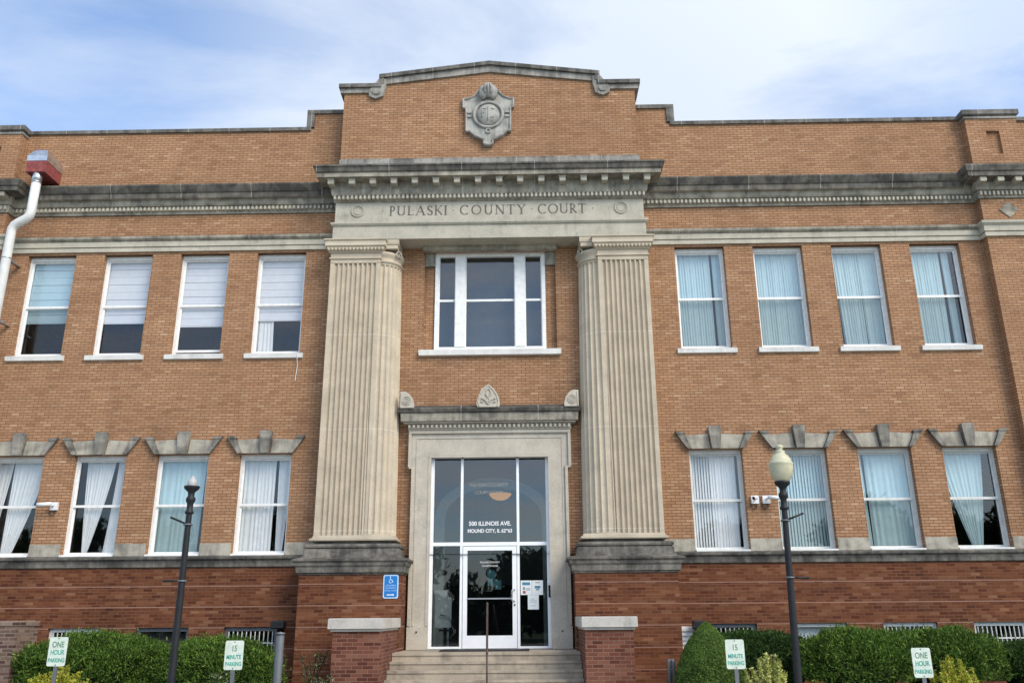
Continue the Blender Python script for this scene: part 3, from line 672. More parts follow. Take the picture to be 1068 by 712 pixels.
    mb.build('volute','frieze',col)
    xa_,xb_=sorted((cx_-s*.42,cx_+s*.1)); 
    MB().mold(xa_,xb_,-.46,.16,[(0,10.36),(0.0,10.46),(.02,10.47),(.03,10.52),(.03,10.595),(0,10.60)]).build('abacus','lime',col)
# --- entablature
E_=MB().mold(-3.93,3.93,-.47,.5,[(0,10.62),(0,10.78),(-.0,10.98)]).mold(-3.93,3.93,-.47,.5,[(0,10.98),(.03,10.99),(.06,11.03),(.06,11.07),(0,11.085)]).build('architrave','frieze',H)
F_=MB().box(-3.90,3.90,-.45,.5,11.08,11.645).build('frieze','frieze',H)
for s in (-1,1):
    MB().ring((s*3.33,-.455,11.41),.155,.022,28).ring((s*3.33,-.452,11.41),.10,.01,24).build('roundel','frieze',F_)
CO=MB().mold(-3.90,3.90,-.45,.5,[(0,11.64),(.02,11.645),(.05,11.665),(.05,11.80),(.09,11.815),(.11,11.88),(.12,11.96),(.12,12.16)]).build('cornice','cornice',H)
mb=MB()
for k in range(73): xx=-3.95+k*.1085; mb.box(xx+.02,xx+.072,-.595,-.499,11.685,11.78)
mb.build('dentils','frieze',CO)
for k in range(16):
    xx=-3.985+k*.5315; MB().mold(xx-.075,xx+.075,-.79,-.56,[(-.01,12.01),(.0,12.03),(.0,12.12),(.012,12.125),(.012,12.158)]).build('modillion','frieze',CO)
MB().mold(-3.90,3.90,-.45,.5,[(.10,12.16),(.42,12.165),(.43,12.27),(.45,12.275)]).build('corona','cornice',CO)
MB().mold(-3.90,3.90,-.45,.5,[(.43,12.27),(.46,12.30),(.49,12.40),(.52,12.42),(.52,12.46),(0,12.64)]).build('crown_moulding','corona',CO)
MB().mold(-3.87,3.87,-.50,.5,[(0,12.6),(0,12.84),(-.04,12.90)]).build('parapet_plinth','coping',H)
# --- centre parapet
mb=MB()
mb.prism([(3.85,12.88),(3.85,14.9),(3.05,14.9),(2.86,15.12),(0,15.48),(-2.86,15.12),(-3.05,14.9),(-3.85,14.9),(-3.85,12.88)],-.45,.3)
mb.build('centre_parapet','tan',H)
mb=MB()
for s in (-1,1):
    f=lambda pts:[(p[0]*s,p[1]) for p in (pts if s>0 else pts[::-1])]
    mb.prism(f([(2.90,14.86),(3.95,14.86),(3.95,15.0),(2.90,15.0)]),-.50,.34)
    mb.prism(f([(0,15.44),(2.88,15.10),(2.88,15.28),(0,15.64)]),-.50,.34)
    mb.prism(f([(2.74,15.0),(2.78,14.86),(2.80,14.74),(3.0,14.66),(3.18,14.74),(3.20,14.9),(2.95,15.25),(2.74,15.25)]),-.53,-.44)
    mb.lathe([(0,-.0),(.0,.0)],(0,0,0),4) if False else None
    mb.ring((s*2.98,-.535,14.86),.075,.016,18); mb.prism(f([(2.94,14.78),(3.06,14.78),(3.10,14.86),(3.06,14.94),(2.94,14.94),(2.90,14.86)]),-.56,-.52)
CP=mb.build('centre_coping','coping',H)
mb=MB()
for s in (-1,1):
    f=lambda pts:[(p[0]*s,p[1]) for p in (pts if s>0 else pts[::-1])]
    mb.prism(f([(2.86,15.0),(3.99,15.0),(3.99,15.11),(2.86,15.11)]),-.56,.36)
    mb.prism(f([(2.80,15.11),(2.93,15.11),(2.93,15.30),(2.80,15.30)]),-.545,.35)
    mb.prism(f([(0,15.64),(2.93,15.275),(2.93,15.385),(0,15.75)]),-.56,.36)
mb.build('coping_top','copingD',CP)
# --- carved name in the frieze: raised strokes, coloured dark for shade in the cuts
def frieze_text():
    mb=MB(); y0,y1=-.4535,-.445
    TH,TN=.040,.017
    def quad(p,q,t0,t1=None):
        t1=t1 or t0; d=Vector((q[0]-p[0],q[1]-p[1])).normalized(); n=Vector((-d.y,d.x))
        poly=[(p[0]-n.x*t0/2,p[1]-n.y*t0/2),(q[0]-n.x*t1/2,q[1]-n.y*t1/2),(q[0]+n.x*t1/2,q[1]+n.y*t1/2),(p[0]+n.x*t0/2,p[1]+n.y*t0/2)]
        mb.prism(poly,y0,y1)
    def arc(cx,cz,rx,rz,a0,a1,n=16):
        ci=[]; 
        for k in range(n+1):
            a=R(a0+(a1-a0)*k/n); th=TN+(TH-TN)*abs(math.cos(a))
            ci.append((a,th))
        for k in range(n):
            (a,t0),(b,t1)=ci[k],ci[k+1]
            P=lambda a,r:(cx+(rx+r)*math.cos(a),cz+(rz+r)*math.sin(a))
            poly=[P(a,-t0/2),P(b,-t1/2),P(b,t1/2),P(a,t0/2)]
            mb.prism(poly,y0,y1)
    def serif(x,z,w=.075): mb.prism([(x-w/2,z-.007),(x+w/2,z-.007),(x+w/2,z+.007),(x-w/2,z+.007)],y0-.0005,y1)
    h=.255; 
    def L_(ch,x,z):
        if ch=='P': quad((x+.03,z),(x+.03,z+h),TH); serif(x+.03,z); arc(x+.045,z+h*.73,.075,h*.26,-90,90); quad((x,z+h),(x+.05,z+h),TN); quad((x+.03,z+h*.47),(x+.05,z+h*.47),TN); return .145
        if ch=='R': w_=L_('P',x,z); quad((x+.06,z+h*.47),(x+.165,z),TH*.95); return .18
        if ch=='U': quad((x+.03,z+h*.3),(x+.03,z+h),TH); quad((x+.18,z+h*.3),(x+.18,z+h),TN*1.3); arc(x+.105,z+h*.32,.075,h*.30,180,360); serif(x+.03,z+h); serif(x+.18,z+h); return .225
        if ch=='L': quad((x+.03,z),(x+.03,z+h),TH); quad((x,z+.008),(x+.14,z+.008),TN); quad((x+.135,z),(x+.145,z+.05),.012); serif(x+.03,z+h); return .155
        if ch=='A': quad((x+.02,z),(x+.115,z+h),TN); quad((x+.215,z),(x+.115,z+h),TH); quad((x+.05,z+h*.35),(x+.17,z+h*.35),TN); serif(x+.02,z); serif(x+.215,z); return .24
        if ch=='S': arc(x+.075,z+h*.74,.052,h*.235,20,200); arc(x+.075,z+h*.25,.056,h*.235,-160,20); quad((x+.025,z+h*.66),(x+.128,z+h*.34),TH); return .15
        if ch=='K': quad((x+.03,z),(x+.03,z+h),TH); quad((x+.05,z+h*.48),(x+.16,z+h),TN); quad((x+.07,z+h*.55),(x+.185,z),TH); serif(x+.03,z); serif(x+.03,z+h); serif(x+.165,z+h,.06); return .20
        if ch=='I': quad((x+.03,z),(x+.03,z+h),TH); serif(x+.03,z); serif(x+.03,z+h); return .07
        if ch=='C': arc(x+.125,z+h*.5,.105,h*.49,45,315,24); quad((x+.20,z+h*.80),(x+.205,z+h*.98),.014); return .225
        if ch=='O': arc(x+.13,z+h*.5,.11,h*.49,0,360,30); return .265
        if ch=='N': quad((x+.02,z),(x+.02,z+h),TN*1.2); quad((x+.02,z+h),(x+.19,z),TH); quad((x+.19,z),(x+.19,z+h),TN*1.2); serif(x+.02,z); serif(x+.19,z+h); serif(x+.01,z+h,.05); return .22
        if ch=='T': quad((x+.095,z),(x+.095,z+h),TH); quad((x,z+h-.008),(x+.19,z+h-.008),TN); quad((x+.003,z+h-.05),(x+.0,z+h),.013); quad((x+.187,z+h-.05),(x+.19,z+h),.013); serif(x+.095,z); return .195
        if ch=='Y': quad((x+.105,z),(x+.105,z+h*.5),TH); quad((x+.105,z+h*.5),(x+.02,z+h),TH*.9); quad((x+.105,z+h*.5),(x+.19,z+h),TN); serif(x+.105,z); serif(x+.02,z+h,.06); serif(x+.19,z+h,.06); return .215
    def word(s,xa,xb,z):
        nonlocal mb
        keep=mb; mb=MB(); ws=[L_(c,0,0) for c in s]; mb=keep
        gap=(xb-xa-sum(ws))/(len(s)-1); x=xa
        for c,w_ in zip(s,ws): L_(c,x,z); x+=w_+gap
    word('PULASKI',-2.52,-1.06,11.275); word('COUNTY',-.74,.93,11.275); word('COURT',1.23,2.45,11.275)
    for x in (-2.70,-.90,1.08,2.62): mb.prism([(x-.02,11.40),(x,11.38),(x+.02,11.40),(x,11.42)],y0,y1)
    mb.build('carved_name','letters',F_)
frieze_text()
# --- cartouche on the parapet
def cartouche():
    cx_,cz=-.02,14.13; kx,kz=.0253/8.9,.0288/8.9
    half=[(0,60),(58,95),(88,130),(138,185),(203,212),(240,208),(238,295),(211,300),(208,520),(178,515),(128,560),(38,600),(43,640),(0,650)]
    pr_=[(dx*kx,(355-y)*kz) for dx,y in half]
    L2=[(cx_-a,cz+b) for a,b in pr_[::-1] if a>0]; poly=[(cx_+a,cz+b) for a,b in pr_]+L2
    mb=MB(); mb.prism(poly,-.54,-.44)
    o=mb.build('cartouche','shield',H)
    m=MB(); inner=[(cx_+(a-cx_)*.80,cz+(b-cz)*.80-.02) for a,b in poly]
    n=len(poly)
    for i in range(n):
        j=(i+1)%n; m.tube([(poly[i][0]*.965+cx_*.035,-.55,cz+(poly[i][1]-cz)*.965),(poly[j][0]*.965+cx_*.035,-.55,cz+(poly[j][1]-cz)*.965)],.028,6)
    m.build('rim','shield',o)
    m=MB(); cz2=cz-.04; m.ring((cx_,-.56,cz2),.375,.045,32,m=8)
    # dome
    pr2=[(.30*math.cos(a),.10*math.sin(a)) for a in [k*math.pi/2/8 for k in range(9)]]
    v=[];f=[];nn=32
    for r,d in pr2:
        for k in range(nn): t=2*math.pi*k/nn; v.append((cx_+r*math.cos(t),-.545-d,cz2+r*1.08*math.sin(t)))
    for i in range(8):
        for k in range(nn): f.append((i*nn+k,i*nn+(k+1)%nn,(i+1)*nn+(k+1)%nn,(i+1)*nn+k))
    m.smooth=True; m.add(v,f); m.build('boss','shield',o)
    m=MB()
    yy=-.635
    m.tube([(cx_-.15,yy,cz2-.12),(cx_-.15,yy,cz2+.15)],.014,6); m.tube([(cx_-.15,yy,cz2+.15),(cx_-.06,yy,cz2+.13),(cx_-.06,yy,cz2+.03),(cx_-.15,yy,cz2+.01)],.013,6)
    m.tube([(cx_,yy-.01,cz2-.2),(cx_,yy-.01,cz2+.2)],.013,6)
    m.tube([(cx_+.16,yy,cz2+.12),(cx_+.08,yy,cz2+.15),(cx_+.05,yy,cz2),(cx_+.08,yy,cz2-.13),(cx_+.16,yy,cz2-.10)],.013,6)
    m.build('monogram','shield',o)
    for s in (-1,1):
        m=MB(); 
        for dz in (-.07,.05): m.box(min(cx_+s*.44,cx_+s*.56),max(cx_+s*.44,cx_+s*.56),-.58,-.53,cz2+dz,cz2+dz+.05)
        m.build('side_tab','shield',o)
    MB().ring((cx_,-.56,cz-.52),.06,.02,14).build('lower_ring','shield',o)
    m=MB()
    for a,b,dx in ((.19,.11,0),(.12,.09,-.13),(.12,.09,.13)):
        vv=[];ff=[];k1=16
        for i in range(9):
            t=-math.pi/2+math.pi*i/8
            for k in range(k1): u=2*math.pi*k/k1; vv.append((cx_+dx+a*math.cos(t)*math.cos(u),-.60+b*math.cos(t)*math.sin(u)*1.2,cz+.66+abs(dx)*-.4+.21*math.sin(t)))
        for i in range(8):
            for k in range(k1): ff.append((i*k1+k,i*k1+(k+1)%k1,(i+1)*k1+(k+1)%k1,(i+1)*k1+k))
        m.smooth=True; m.add(vv,ff)
    for s in (-1,0,1): m.tube([(cx_+s*.08,-.70,cz+.55),(cx_+s*.09,-.75,cz+.68),(cx_+s*.04,-.68,cz+.84)],.028,6)
    m.build('shell_crest','shield',o)
cartouche()
# --- downspout
P=[(-11.60,-.62,12.35),(-11.60,-.62,11.44),(-11.62,-.62,11.34),(-11.69,-.61,11.26),(-11.86,-.60,11.17),(-11.98,-.58,11.10),(-12.04,-.57,10.99),(-12.05,-.56,10.88),(-12.05,-.56,0.1)]
ds=MB().tube(P,.112,16).build('downspout','pvc',H)
MB().tube([(-11.60,-.62,12.26),(-11.60,-.62,12.56)],.118,16).tube([(-11.60,-.62,12.25),(-11.60,-.62,12.28)],.126,16).build('collar','galv',ds)
MB().mold(-11.86,-11.36,-.74,-.01,[(0,12.52),(0,12.83)]).build('scupper_box','redpaint',ds)
mb=MB(); mb.mold(-11.87,-11.35,-.75,-.01,[(0,12.83),(0,12.98)]); mb.mold(-11.87,-11.35,-.75,-.01,[(0,12.98),(-.12,13.20)],0.8,0.8)
mb.build('scupper_cover','galv',ds)
for z in (10.2,8.6,5.6): MB().ring((-12.05,-.56,z),.116,.012,16,'z').box(-12.10,-12.0,-.50,-.01,z-.02,z+.02).build('strap','galv',ds)
# ================================================================ ENTRANCE STEPS, PIERS, RAIL
st=empty('entrance_steps',(0,-2.3,0)); tag(st,'worn concrete entrance steps rising between two brick piers to the door','steps')
mb=MB(); mb.box(-1.92,1.92,-1.5,.19,.0,.915); mb.build('landing','step',st)
for k in range(1,6):
    MB().mold(-1.92,1.92,-1.5-.32*k,-1.5-.32*(k-1)+.005,[(-.02,0),(-.02,.915-.153*k-.05),(0,.915-.153*k-.045),(0,.915-.153*k)],0,0).build('step','step',st)
MB().mold(-1.92,1.92,-1.5,-1.46,[(0,.86),(.02,.865),(.02,.918)],0,0).build('nosing','step',st)
for s,lab in ((-1,'red brick step pier with pale stone cap under the blue accessible sign'),(1,'red brick step pier with pale stone cap beside the clipped cone shrub')):
    pe=empty('brick_pier',(s*2.38,-1.9,0)); tag(pe,lab,'pier','piers flanking the entrance steps')
    xa,xb=sorted((s*1.93,s*2.84))
    MB().mold(xa,xb,-2.98,-.755,[(0,0),(0,1.36)]).build('pier_body','pierbrick',pe)
    xa,xb=sorted((s*1.87,s*2.92))
    MB().mold(xa,xb,-3.07,-.755,[(-.05,1.36),(-.04,1.40),(0,1.41),(0,1.58),(-.015,1.60)]).build('pier_cap','cap',pe)
hr=empty('handrail',(.05,-2.3,0)); tag(hr,'single brown metal handrail running down the middle of the entrance steps','handrail')
MB().tube([(.01,-1.25,1.80),(.01,-1.3,1.86),(.015,-1.36,1.88),(.022,-1.55,1.86),(.09,-3.1,1.10),(.097,-3.25,1.03),(.10,-3.3,.96)],.02,8).build('rail','rail',hr)
MB().tube([(.02,-1.42,.92),(.02,-1.42,1.87)],.018,8).build('post','rail',hr)
MB().tube([(.092,-3.15,.0),(.092,-3.15,1.08)],.018,8).build('post','rail',hr)
mt=MB().box(-1.02,.88,-.95,.1,.919,.938).build('doormat','rubber'); tag(recentre(mt,(-.07,-.2,.916)),'dark rubber doormat lying on the landing before the glass door','doormat')
# ceiling lamp inside the hall
lp=empty('hall_lamp',(.16,2.9,4.75)); tag(lp,'glowing orange bowl lamp hanging inside the hall behind the transom glass','lamp')
MB().lathe([(.0,4.55),(.12,4.56),(.22,4.61),(.29,4.69),(.30,4.72)],(.16,2.9,0),24).build('bowl','glow',lp)
MB().lathe([(.30,4.72),(.28,4.83),(.18,4.90),(.05,4.93)],(.16,2.9,0),24).build('shade','dirtywhite',lp); MB().tube([(.16,2.9,4.93),(.16,2.9,5.59)],.012,6).build('stem','black',lp)
bd=empty('notice_board',(-1.35,.7,.92)); tag(bd,'white stepped display board standing inside the left side pane of the entrance','board')
MB().box(-1.28,-1.0,.6,.63,1.38,2.2).box(-1.0,-.9,.6,.63,1.38,2.05).build('panel','white',bd); MB().box(-1.25,-1.2,.6,.63,.92,1.38).box(-1.0,-.95,.6,.63,.92,1.38).build('leg','steel',bd)
# notices
def notice(x0,x1,z0,z1,label,bits,xo):
    e=empty('notice',((x0+x1)/2,.23,z0)); tag(e,label,'notice','paper notices taped to the side pane')
    MB().box(x0,x1,.229,.233,z0,z1).build('sheet','paper',e)
    for i,(a,b,c,d,m) in enumerate(bits):
        MB().box(x0+(x1-x0)*a,x0+(x1-x0)*b,.226,.2285,z0+(z1-z0)*c,z0+(z1-z0)*d).build('print',m,e)
notice(.70,.955,2.075,2.39,'paper notice with dark blue heading and red print, left of the upper pair',[(.15,.85,.68,.88,'printblue'),(.2,.4,.35,.55,'printgrey'),(.5,.85,.42,.47,'printgrey'),(.5,.85,.32,.37,'printgrey'),(.2,.45,.1,.28,'printred')],0)
notice(.96,1.21,2.075,2.39,'paper notice with a grey emblem, right of the upper pair on side pane',[(.3,.7,.82,.88,'printgrey'),(.25,.75,.45,.62,'printblue'),(.35,.65,.32,.42,'printgrey')],0)
notice(.86,1.11,1.76,2.072,'faint printed paper notice taped below the upper pair on the side pane',[(.2,.8,.6,.62,'printgrey'),(.2,.8,.5,.52,'printgrey'),(.3,.6,.7,.72,'printgrey'),(.2,.7,.25,.27,'printgrey')],0)
po=MB().box(-.06,.11,.262,.266,2.28,2.62).box(.112,.26,.262,.266,2.20,2.40)
po=po.build('poster',M['teal']); tag(recentre(po,(.1,.264,2.2)),'teal and grey poster stuck inside the upper glass of the entrance door','poster')
ch=empty('lobby_chair',(-1.0,.9,.92)); tag(ch,'chrome framed lobby chair seen through the lower left pane of the entrance','chair')
for yy in (.55,.95): MB().tube([(-.80,yy,.93),(-1.15,yy,.93),(-.82,yy,1.28),(-.95,yy,1.62),(-1.15,yy,1.66)],.014,7).build('side_frame','steel',ch)
MB().box(-1.18,-.86,.56,.94,1.30,1.34).build('seat','rubber',ch); MB().box(-.86,-.83,.56,.94,1.36,1.62).build('backrest','rubber',ch)
# accessible sign
def rrect(x0,x1,z0,z1,r,n=5):
    p=[]
    for cx_,cz_,a in ((x1-r,z0+r,-90),(x1-r,z1-r,0),(x0+r,z1-r,90),(x0+r,z0+r,180)):
        for k in range(n+1): t=R(a+90*k/n); p.append((cx_+r*math.cos(t),cz_+r*math.sin(t)))
    return p
sg=empty('accessible_sign',(-2.11,-.76,2.06)); tag(sg,'blue wheelchair access sign with pale border on the red brick pedestal','sign')
MB().prism(rrect(-2.275,-1.945,2.06,2.555,.04),-.765,-.752).build('sign_border','lightblue',sg)
MB().prism(rrect(-2.25,-1.97,2.085,2.53,.03),-.769,-.766).build('sign_face','signblue',sg)
mb=MB(); yy=-.7715
mb.ring((-2.115,yy,2.415),.035,.008,18,m=4); mb.tube([(-2.125,yy,2.50),(-2.12,yy,2.45),(-2.085,yy,2.44),(-2.065,yy,2.395),(-2.05,yy,2.40)],.008,5); mb.ring((-2.127,yy,2.508),.006,.008,10,m=4)
mb.build('wheelchair_symbol','lightblue',sg)
text_mesh('lettering','ACCESSIBLE',.042,(-2.11,-.770,2.315),'lightblue',sg,th=.001); text_mesh('lettering','ENTRANCE',.042,(-2.11,-.770,2.262),'lightblue',sg,th=.001)
text_mesh('lettering','AROUND CORNER',.030,(-2.11,-.770,2.212),'lightblue',sg,th=.001)
MB().box(-2.19,-2.06,-.772,-.769,2.125,2.145).prism([(-2.06,2.112),(-2.03,2.135),(-2.06,2.158)],-.772,-.769).build('arrow','whiteletters',sg)
for c_ in list(sg.children): c_.location.z-=.06
# security cameras
def cctv(x,z,d,label,n):
    e=empty('security_camera',(x,0,z)); tag(e,label,'camera','security cameras on the ground floor wall')
    MB().box(x-.085,x+.085,-.07,0,z-.09,z+.09).build('junction_box','plastic',e)
    MB().tube([(x,-.07,z+.01),(x,-.14,z+.01),(x+d*.05,-.17,z+.03)],.022,8).build('bracket','plastic',e)
    MB().tube([(x+d*.0,-.17,z+.04),(x+d*.30,-.24,z+.01)],.048,12).build('housing','plastic',e)
    MB().tube([(x+d*.30,-.24,z+.01),(x+d*.315,-.2435,z+.0085)],.036,12).build('lens','rubber',e)
    MB().tube([(x+.02,-.03,z-.09),(x+.03,-.04,z-.17),(x-.03,-.04,z-.22),(x-.10,-.03,z-.17),(x-.10,-.02,z-.09)],.010,6).build('cable','rubber',e)
cctv(-10.16,4.13,-1,'white security camera on the brick pier between the two leftmost ground floor windows',0)
cctv(6.12,4.13,-.25,'white security camera facing forward right of the column, left one of a pair',0)
cctv(6.38,4.13,1,'white security camera pointing right, between pair partner and cream lamp globe',0)
# ================================================================ LAMP POSTS
def lamp_post(x,y,label,globe,arm,topz,lean=0):
    e=empty('lamp_post',(x,y,0)); tag(e,label,'lamp post','lamp posts in front of the courthouse')
    MB().lathe([(.15,0),(.15,.12),(.12,.16),(.10,.22),(.095,.5),(.075,.55),(.07,.6)],(x,y,0),16).build('base','black',e)
    MB().lathe([(.061,.55),(.046,topz-.45)],(x,y,0),16).build('pole','black',e)
    MB().lathe([(.056,-.45),(.068,-.44),(.068,-.41),(.05,-.39),(.05,-.28),(.075,-.24),(.075,-.2),(.05,-.16),(.055,-.10),(.11,-.05),(.125,-.02),(.125,0),(0,.0)],(x,y,topz),18).build('fitter','black',e)
    for z in (topz-.62,topz-1.5):
        MB().ring((x,y,z),.062,.014,16,'z').build('clamp','graymetal',e)
        MB().tube([(x,y,z+.0),(x+arm*.30,y,z+(.12 if z>topz-1 else .0))],.016,8).build('banner_arm','black',e)
    if globe:
        g=MB().lathe([(.10,0),(.13,.03),(.175,.12),(.195,.22),(.195,.27),(.20,.28),(.20,.30),(.18,.31),(.165,.37),(.12,.43),(.085,.455),(.075,.47),(.085,.49),(.075,.505),(.045,.515),(.04,.53),(.065,.56),(.06,.59),(.0,.615)],(x,y,topz),28).build('globe','globe',e)
    e.rotation_euler=(0,R(lean),0)
    if not globe:
        MB().lathe([(.075,0),(.082,.05),(.07,.10),(.035,.13),(.03,.16),(0,.17)],(x,y,topz),18).build('lamp','printpale',e)
lamp_post(-4.63,-6,'black lamp post without its globe, standing in front of the left wing',False,-1,3.68)
lamp_post(4.935,-6,'black lamp post carrying a cream acorn globe in front of the right wing',True,1,3.66,1.3)
# ================================================================ PARKING SIGNS
def psign(x,zc,lines,label,tilt=0):
    e=empty('parking_sign',(x,-5.9,0)); tag(e,label,'sign','green and white parking signs on posts')
    MB().mold(x-.03,x+.03,-5.893,-5.868,[(0,0),(0,zc+.16)],0,0).build('post','graymetal',e)
    MB().prism(rrect(x-.145,x+.145,zc-.215,zc+.215,.03),-5.90,-5.894).build('plate','signwhite',e)
    for s_,z_,sz,m in lines: text_mesh('lettering',s_,sz,(x,-5.901,zc+z_),m,e,th=.001,xs=.76,bold=.0025)
    for dz in (-.195,.195): MB().tube([(x,-5.900,zc+dz),(x,-5.906,zc+dz)],.008,8).build('bolt','rubber',e)
hour=[('ONE',.065,.12,'signdark'),('HOUR',-.045,.10,'signgreen'),('PARKING',-.155,.082,'signgreen')]
mins=[('15',.06,.12,'signdark'),('MINUTE',-.055,.085,'signgreen'),('PARKING',-.155,.080,'signgreen')]
psign(-6.515,1.135,hour,'one hour parking sign in front of the long left hedge')
psign(-3.73,1.065,mins,'fifteen minute parking sign left of the steps, beside the grey pipe post')
psign(4.055,1.03,mins,'fifteen minute parking sign between the cone shrub and the cream bush')
psign(6.90,.89,hour,'one hour parking sign in front of the large right hedge')
# ================================================================ SMALL GROUND THINGS
pp=empty('pipe_post',(-3.55,-4,0)); tag(pp,'thick grey metal pipe post standing at the end of the left hedge','post')
MB().lathe([(.075,0),(.075,1.30),(.07,1.335),(.085,1.34),(.085,1.36),(.0,1.38)],(-3.55,-4,0),16).build('pipe','graymetal',pp)
rp_=empty('railing_post',(3.48,-3.2,0)); tag(rp_,'short grey railing end with a curved top beside the cone shrub','post')
MB().tube([(3.44,-3.2,0),(3.44,-3.2,.79),(3.455,-3.2,.83),(3.48,-3.2,.845),(3.505,-3.2,.83),(3.52,-3.2,.79),(3.52,-3.2,0)],.036,8).build('hoop','graymetal',rp_)
for x,z,lab in ((-4.61,1.46,'dark floodlight on the wall behind the grey pipe post'),(4.58,1.40,'dark floodlight above the white vent behind the cone shrub')):
    e=empty('floodlight',(x,-.3,z)); tag(e,lab,'floodlight','floodlights by the entrance')
    MB().mold(x-.14,x+.14,-.5,-.25,[(-.02,z-.07),(0,z-.05),(0,z+.07),(-.03,z+.10)]).build('housing','black',e); MB().box(x-.05,x+.05,-.249,-.085,z-.35,z).build('bracket','black',e)
e=empty('wall_vent',(4.32,-.1,.9)); tag(e,'white slatted wall vent on red brick beside the cone shrub','vent')
MB().box(4.12,4.52,-.16,-.085,.86,1.38).build('vent_frame','dirtywhite',e)
mb=MB()
for k in range(5): mb.add([(4.14,-.165,.90+k*.095),(4.50,-.165,.90+k*.095),(4.50,-.20,.955+k*.095),(4.14,-.20,.955+k*.095)],[(0,1,2,3)]).__class__ if False else mb.box(4.14,4.50,-.20,-.161,.90+k*.095,.955+k*.095)
mb.build('slats','white',e)
bp_=empty('brick_pillar',(-9.5,-3,0)); tag(bp_,'weathered brown brick pillar at the left end of the left hedge','pillar')
MB().mold(-10.2,-8.90,-3.0,-2.2,[(0,0),(0,1.5)]).build('pillar_body','oldbrick',bp_); MB().mold(-10.2,-8.90,-3.0,-2.2,[(.0,1.5),(.02,1.505),(.02,1.58),(0,1.6)]).build('pillar_cap','oldbrick',bp_)
# ================================================================ VEGETATION
def leaves(name,pts,nrm,size,mat,parent=None,flat=.5,aspect=1.6,spread=.8):
    n=len(pts); d=nrm+rng.normal(0,spread,(n,3)); d/=np.linalg.norm(d,axis=1)[:,None]+1e-9
    t=np.cross(d,rng.normal(0,1,(n,3))); t/=np.linalg.norm(t,axis=1)[:,None]+1e-9
    b=np.cross(d,t); s=size*rng.uniform(.6,1.35,(n,1))
    # long axis follows d partly (needles reach outwards)
    a=t*s*.5; l=(b*(1-flat)+d*flat); l/=np.linalg.norm(l,axis=1)[:,None]; l=l*s*aspect*.5
    V=np.empty((n,4,3)); V[:,0]=pts-l; V[:,1]=pts+a*.6; V[:,2]=pts+l; V[:,3]=pts-a*.6
    me=bpy.data.meshes.new(name); me.vertices.add(4*n); me.vertices.foreach_set('co',V.reshape(-1).astype(np.float32))
    me.loops.add(4*n); me.loops.foreach_set('vertex_index',np.arange(4*n,dtype=np.int32)); me.polygons.add(n); me.polygons.foreach_set('loop_start',np.arange(0,4*n,4,dtype=np.int32)); me.polygons.foreach_set('loop_total',np.full(n,4,dtype=np.int32))
    me.materials.append(M[mat]); me.update(calc_edges=True); me.validate()
    o=bpy.data.objects.new(name,me); C.objects.link(o)
    if parent: o.parent=parent; o.location=-world_loc(parent)
    return o
def lump(dirs,seed,amp,f=3.0):
    r=np.random.default_rng(seed); out_=np.zeros(len(dirs))
    for k in range(7):
        w_=r.normal(0,f*(1+k*.35),3); out_+=np.sin(dirs@w_+r.uniform(0,6.28))/(1+k*.4)
    return 1+amp*out_/2.2
def shrub(name,c,rad,n,size,mat,label,cat,group=None,box=2.0,amp=.10,seed=1,flat=.7,shell=.28,f=2.2,stems=True,aspect=2.6):
    "superellipsoid shrub; c = centre of the base"
    e=empty(name,(c[0],c[1],0)); tag(e,label,cat,group)
    u=rng.normal(0,1,(n,3)); u/=np.linalg.norm(u,axis=1)[:,None]; u[:,2]=np.where(u[:,2]<-.35,-u[:,2],u[:,2])
    p=box; k=(np.abs(u)**p).sum(1)**(-1/p); dd=u*k[:,None]
    q_=dd*np.array(rad)/max(.35,min(rad)); cl=(lump(q_*np.array([1.,1.,.6]),seed+50,1,6.5)-1)
    L_=lump(q_,seed,amp,f)+cl*amp*.55
    depth=1-shell*rng.random(n)**1.3; st_=rng.random(n)<.035; depth=np.where(st_,1+.11*rng.random(n),depth)
    keep=~((cl<-.25)&(rng.random(n)<.75*np.clip(.9-u[:,2],0,1)))&(depth*0==0)
    P_=dd*np.array(rad)*(L_*depth)[:,None]; P_+=np.array([c[0],c[1],rad[2]*.98+c[2]-rad[2]*.0]); 
    nn=dd/np.array(rad); nn/=np.linalg.norm(nn,axis=1)[:,None]; nn[:,2]+=.7
    ok=(P_[:,2]>.03)&keep; leaves('foliage',P_[ok],nn[ok],size,mat,e,flat,aspect)
    # dark woody core
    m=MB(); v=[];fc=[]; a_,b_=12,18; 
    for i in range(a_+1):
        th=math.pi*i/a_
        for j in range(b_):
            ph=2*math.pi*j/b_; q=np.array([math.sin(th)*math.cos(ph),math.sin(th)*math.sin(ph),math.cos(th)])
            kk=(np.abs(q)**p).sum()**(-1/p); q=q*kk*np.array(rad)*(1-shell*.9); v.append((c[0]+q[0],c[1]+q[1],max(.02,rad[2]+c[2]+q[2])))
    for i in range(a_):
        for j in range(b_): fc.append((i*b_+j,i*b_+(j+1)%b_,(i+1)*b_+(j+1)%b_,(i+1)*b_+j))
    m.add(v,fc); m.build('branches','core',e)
    return e
G='clipped hedges in front of the basement wall'
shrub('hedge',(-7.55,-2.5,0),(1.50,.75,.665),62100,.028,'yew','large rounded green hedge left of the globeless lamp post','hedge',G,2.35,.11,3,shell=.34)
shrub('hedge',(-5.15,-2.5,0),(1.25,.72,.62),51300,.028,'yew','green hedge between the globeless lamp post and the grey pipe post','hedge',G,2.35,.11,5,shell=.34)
shrub('hedge',(5.35,-1.9,0),(1.25,.6,.655),33800,.030,'yewdark','dark low hedge behind the cone shrub and cream bush','hedge',G,2.5,.06,8,shell=.22)
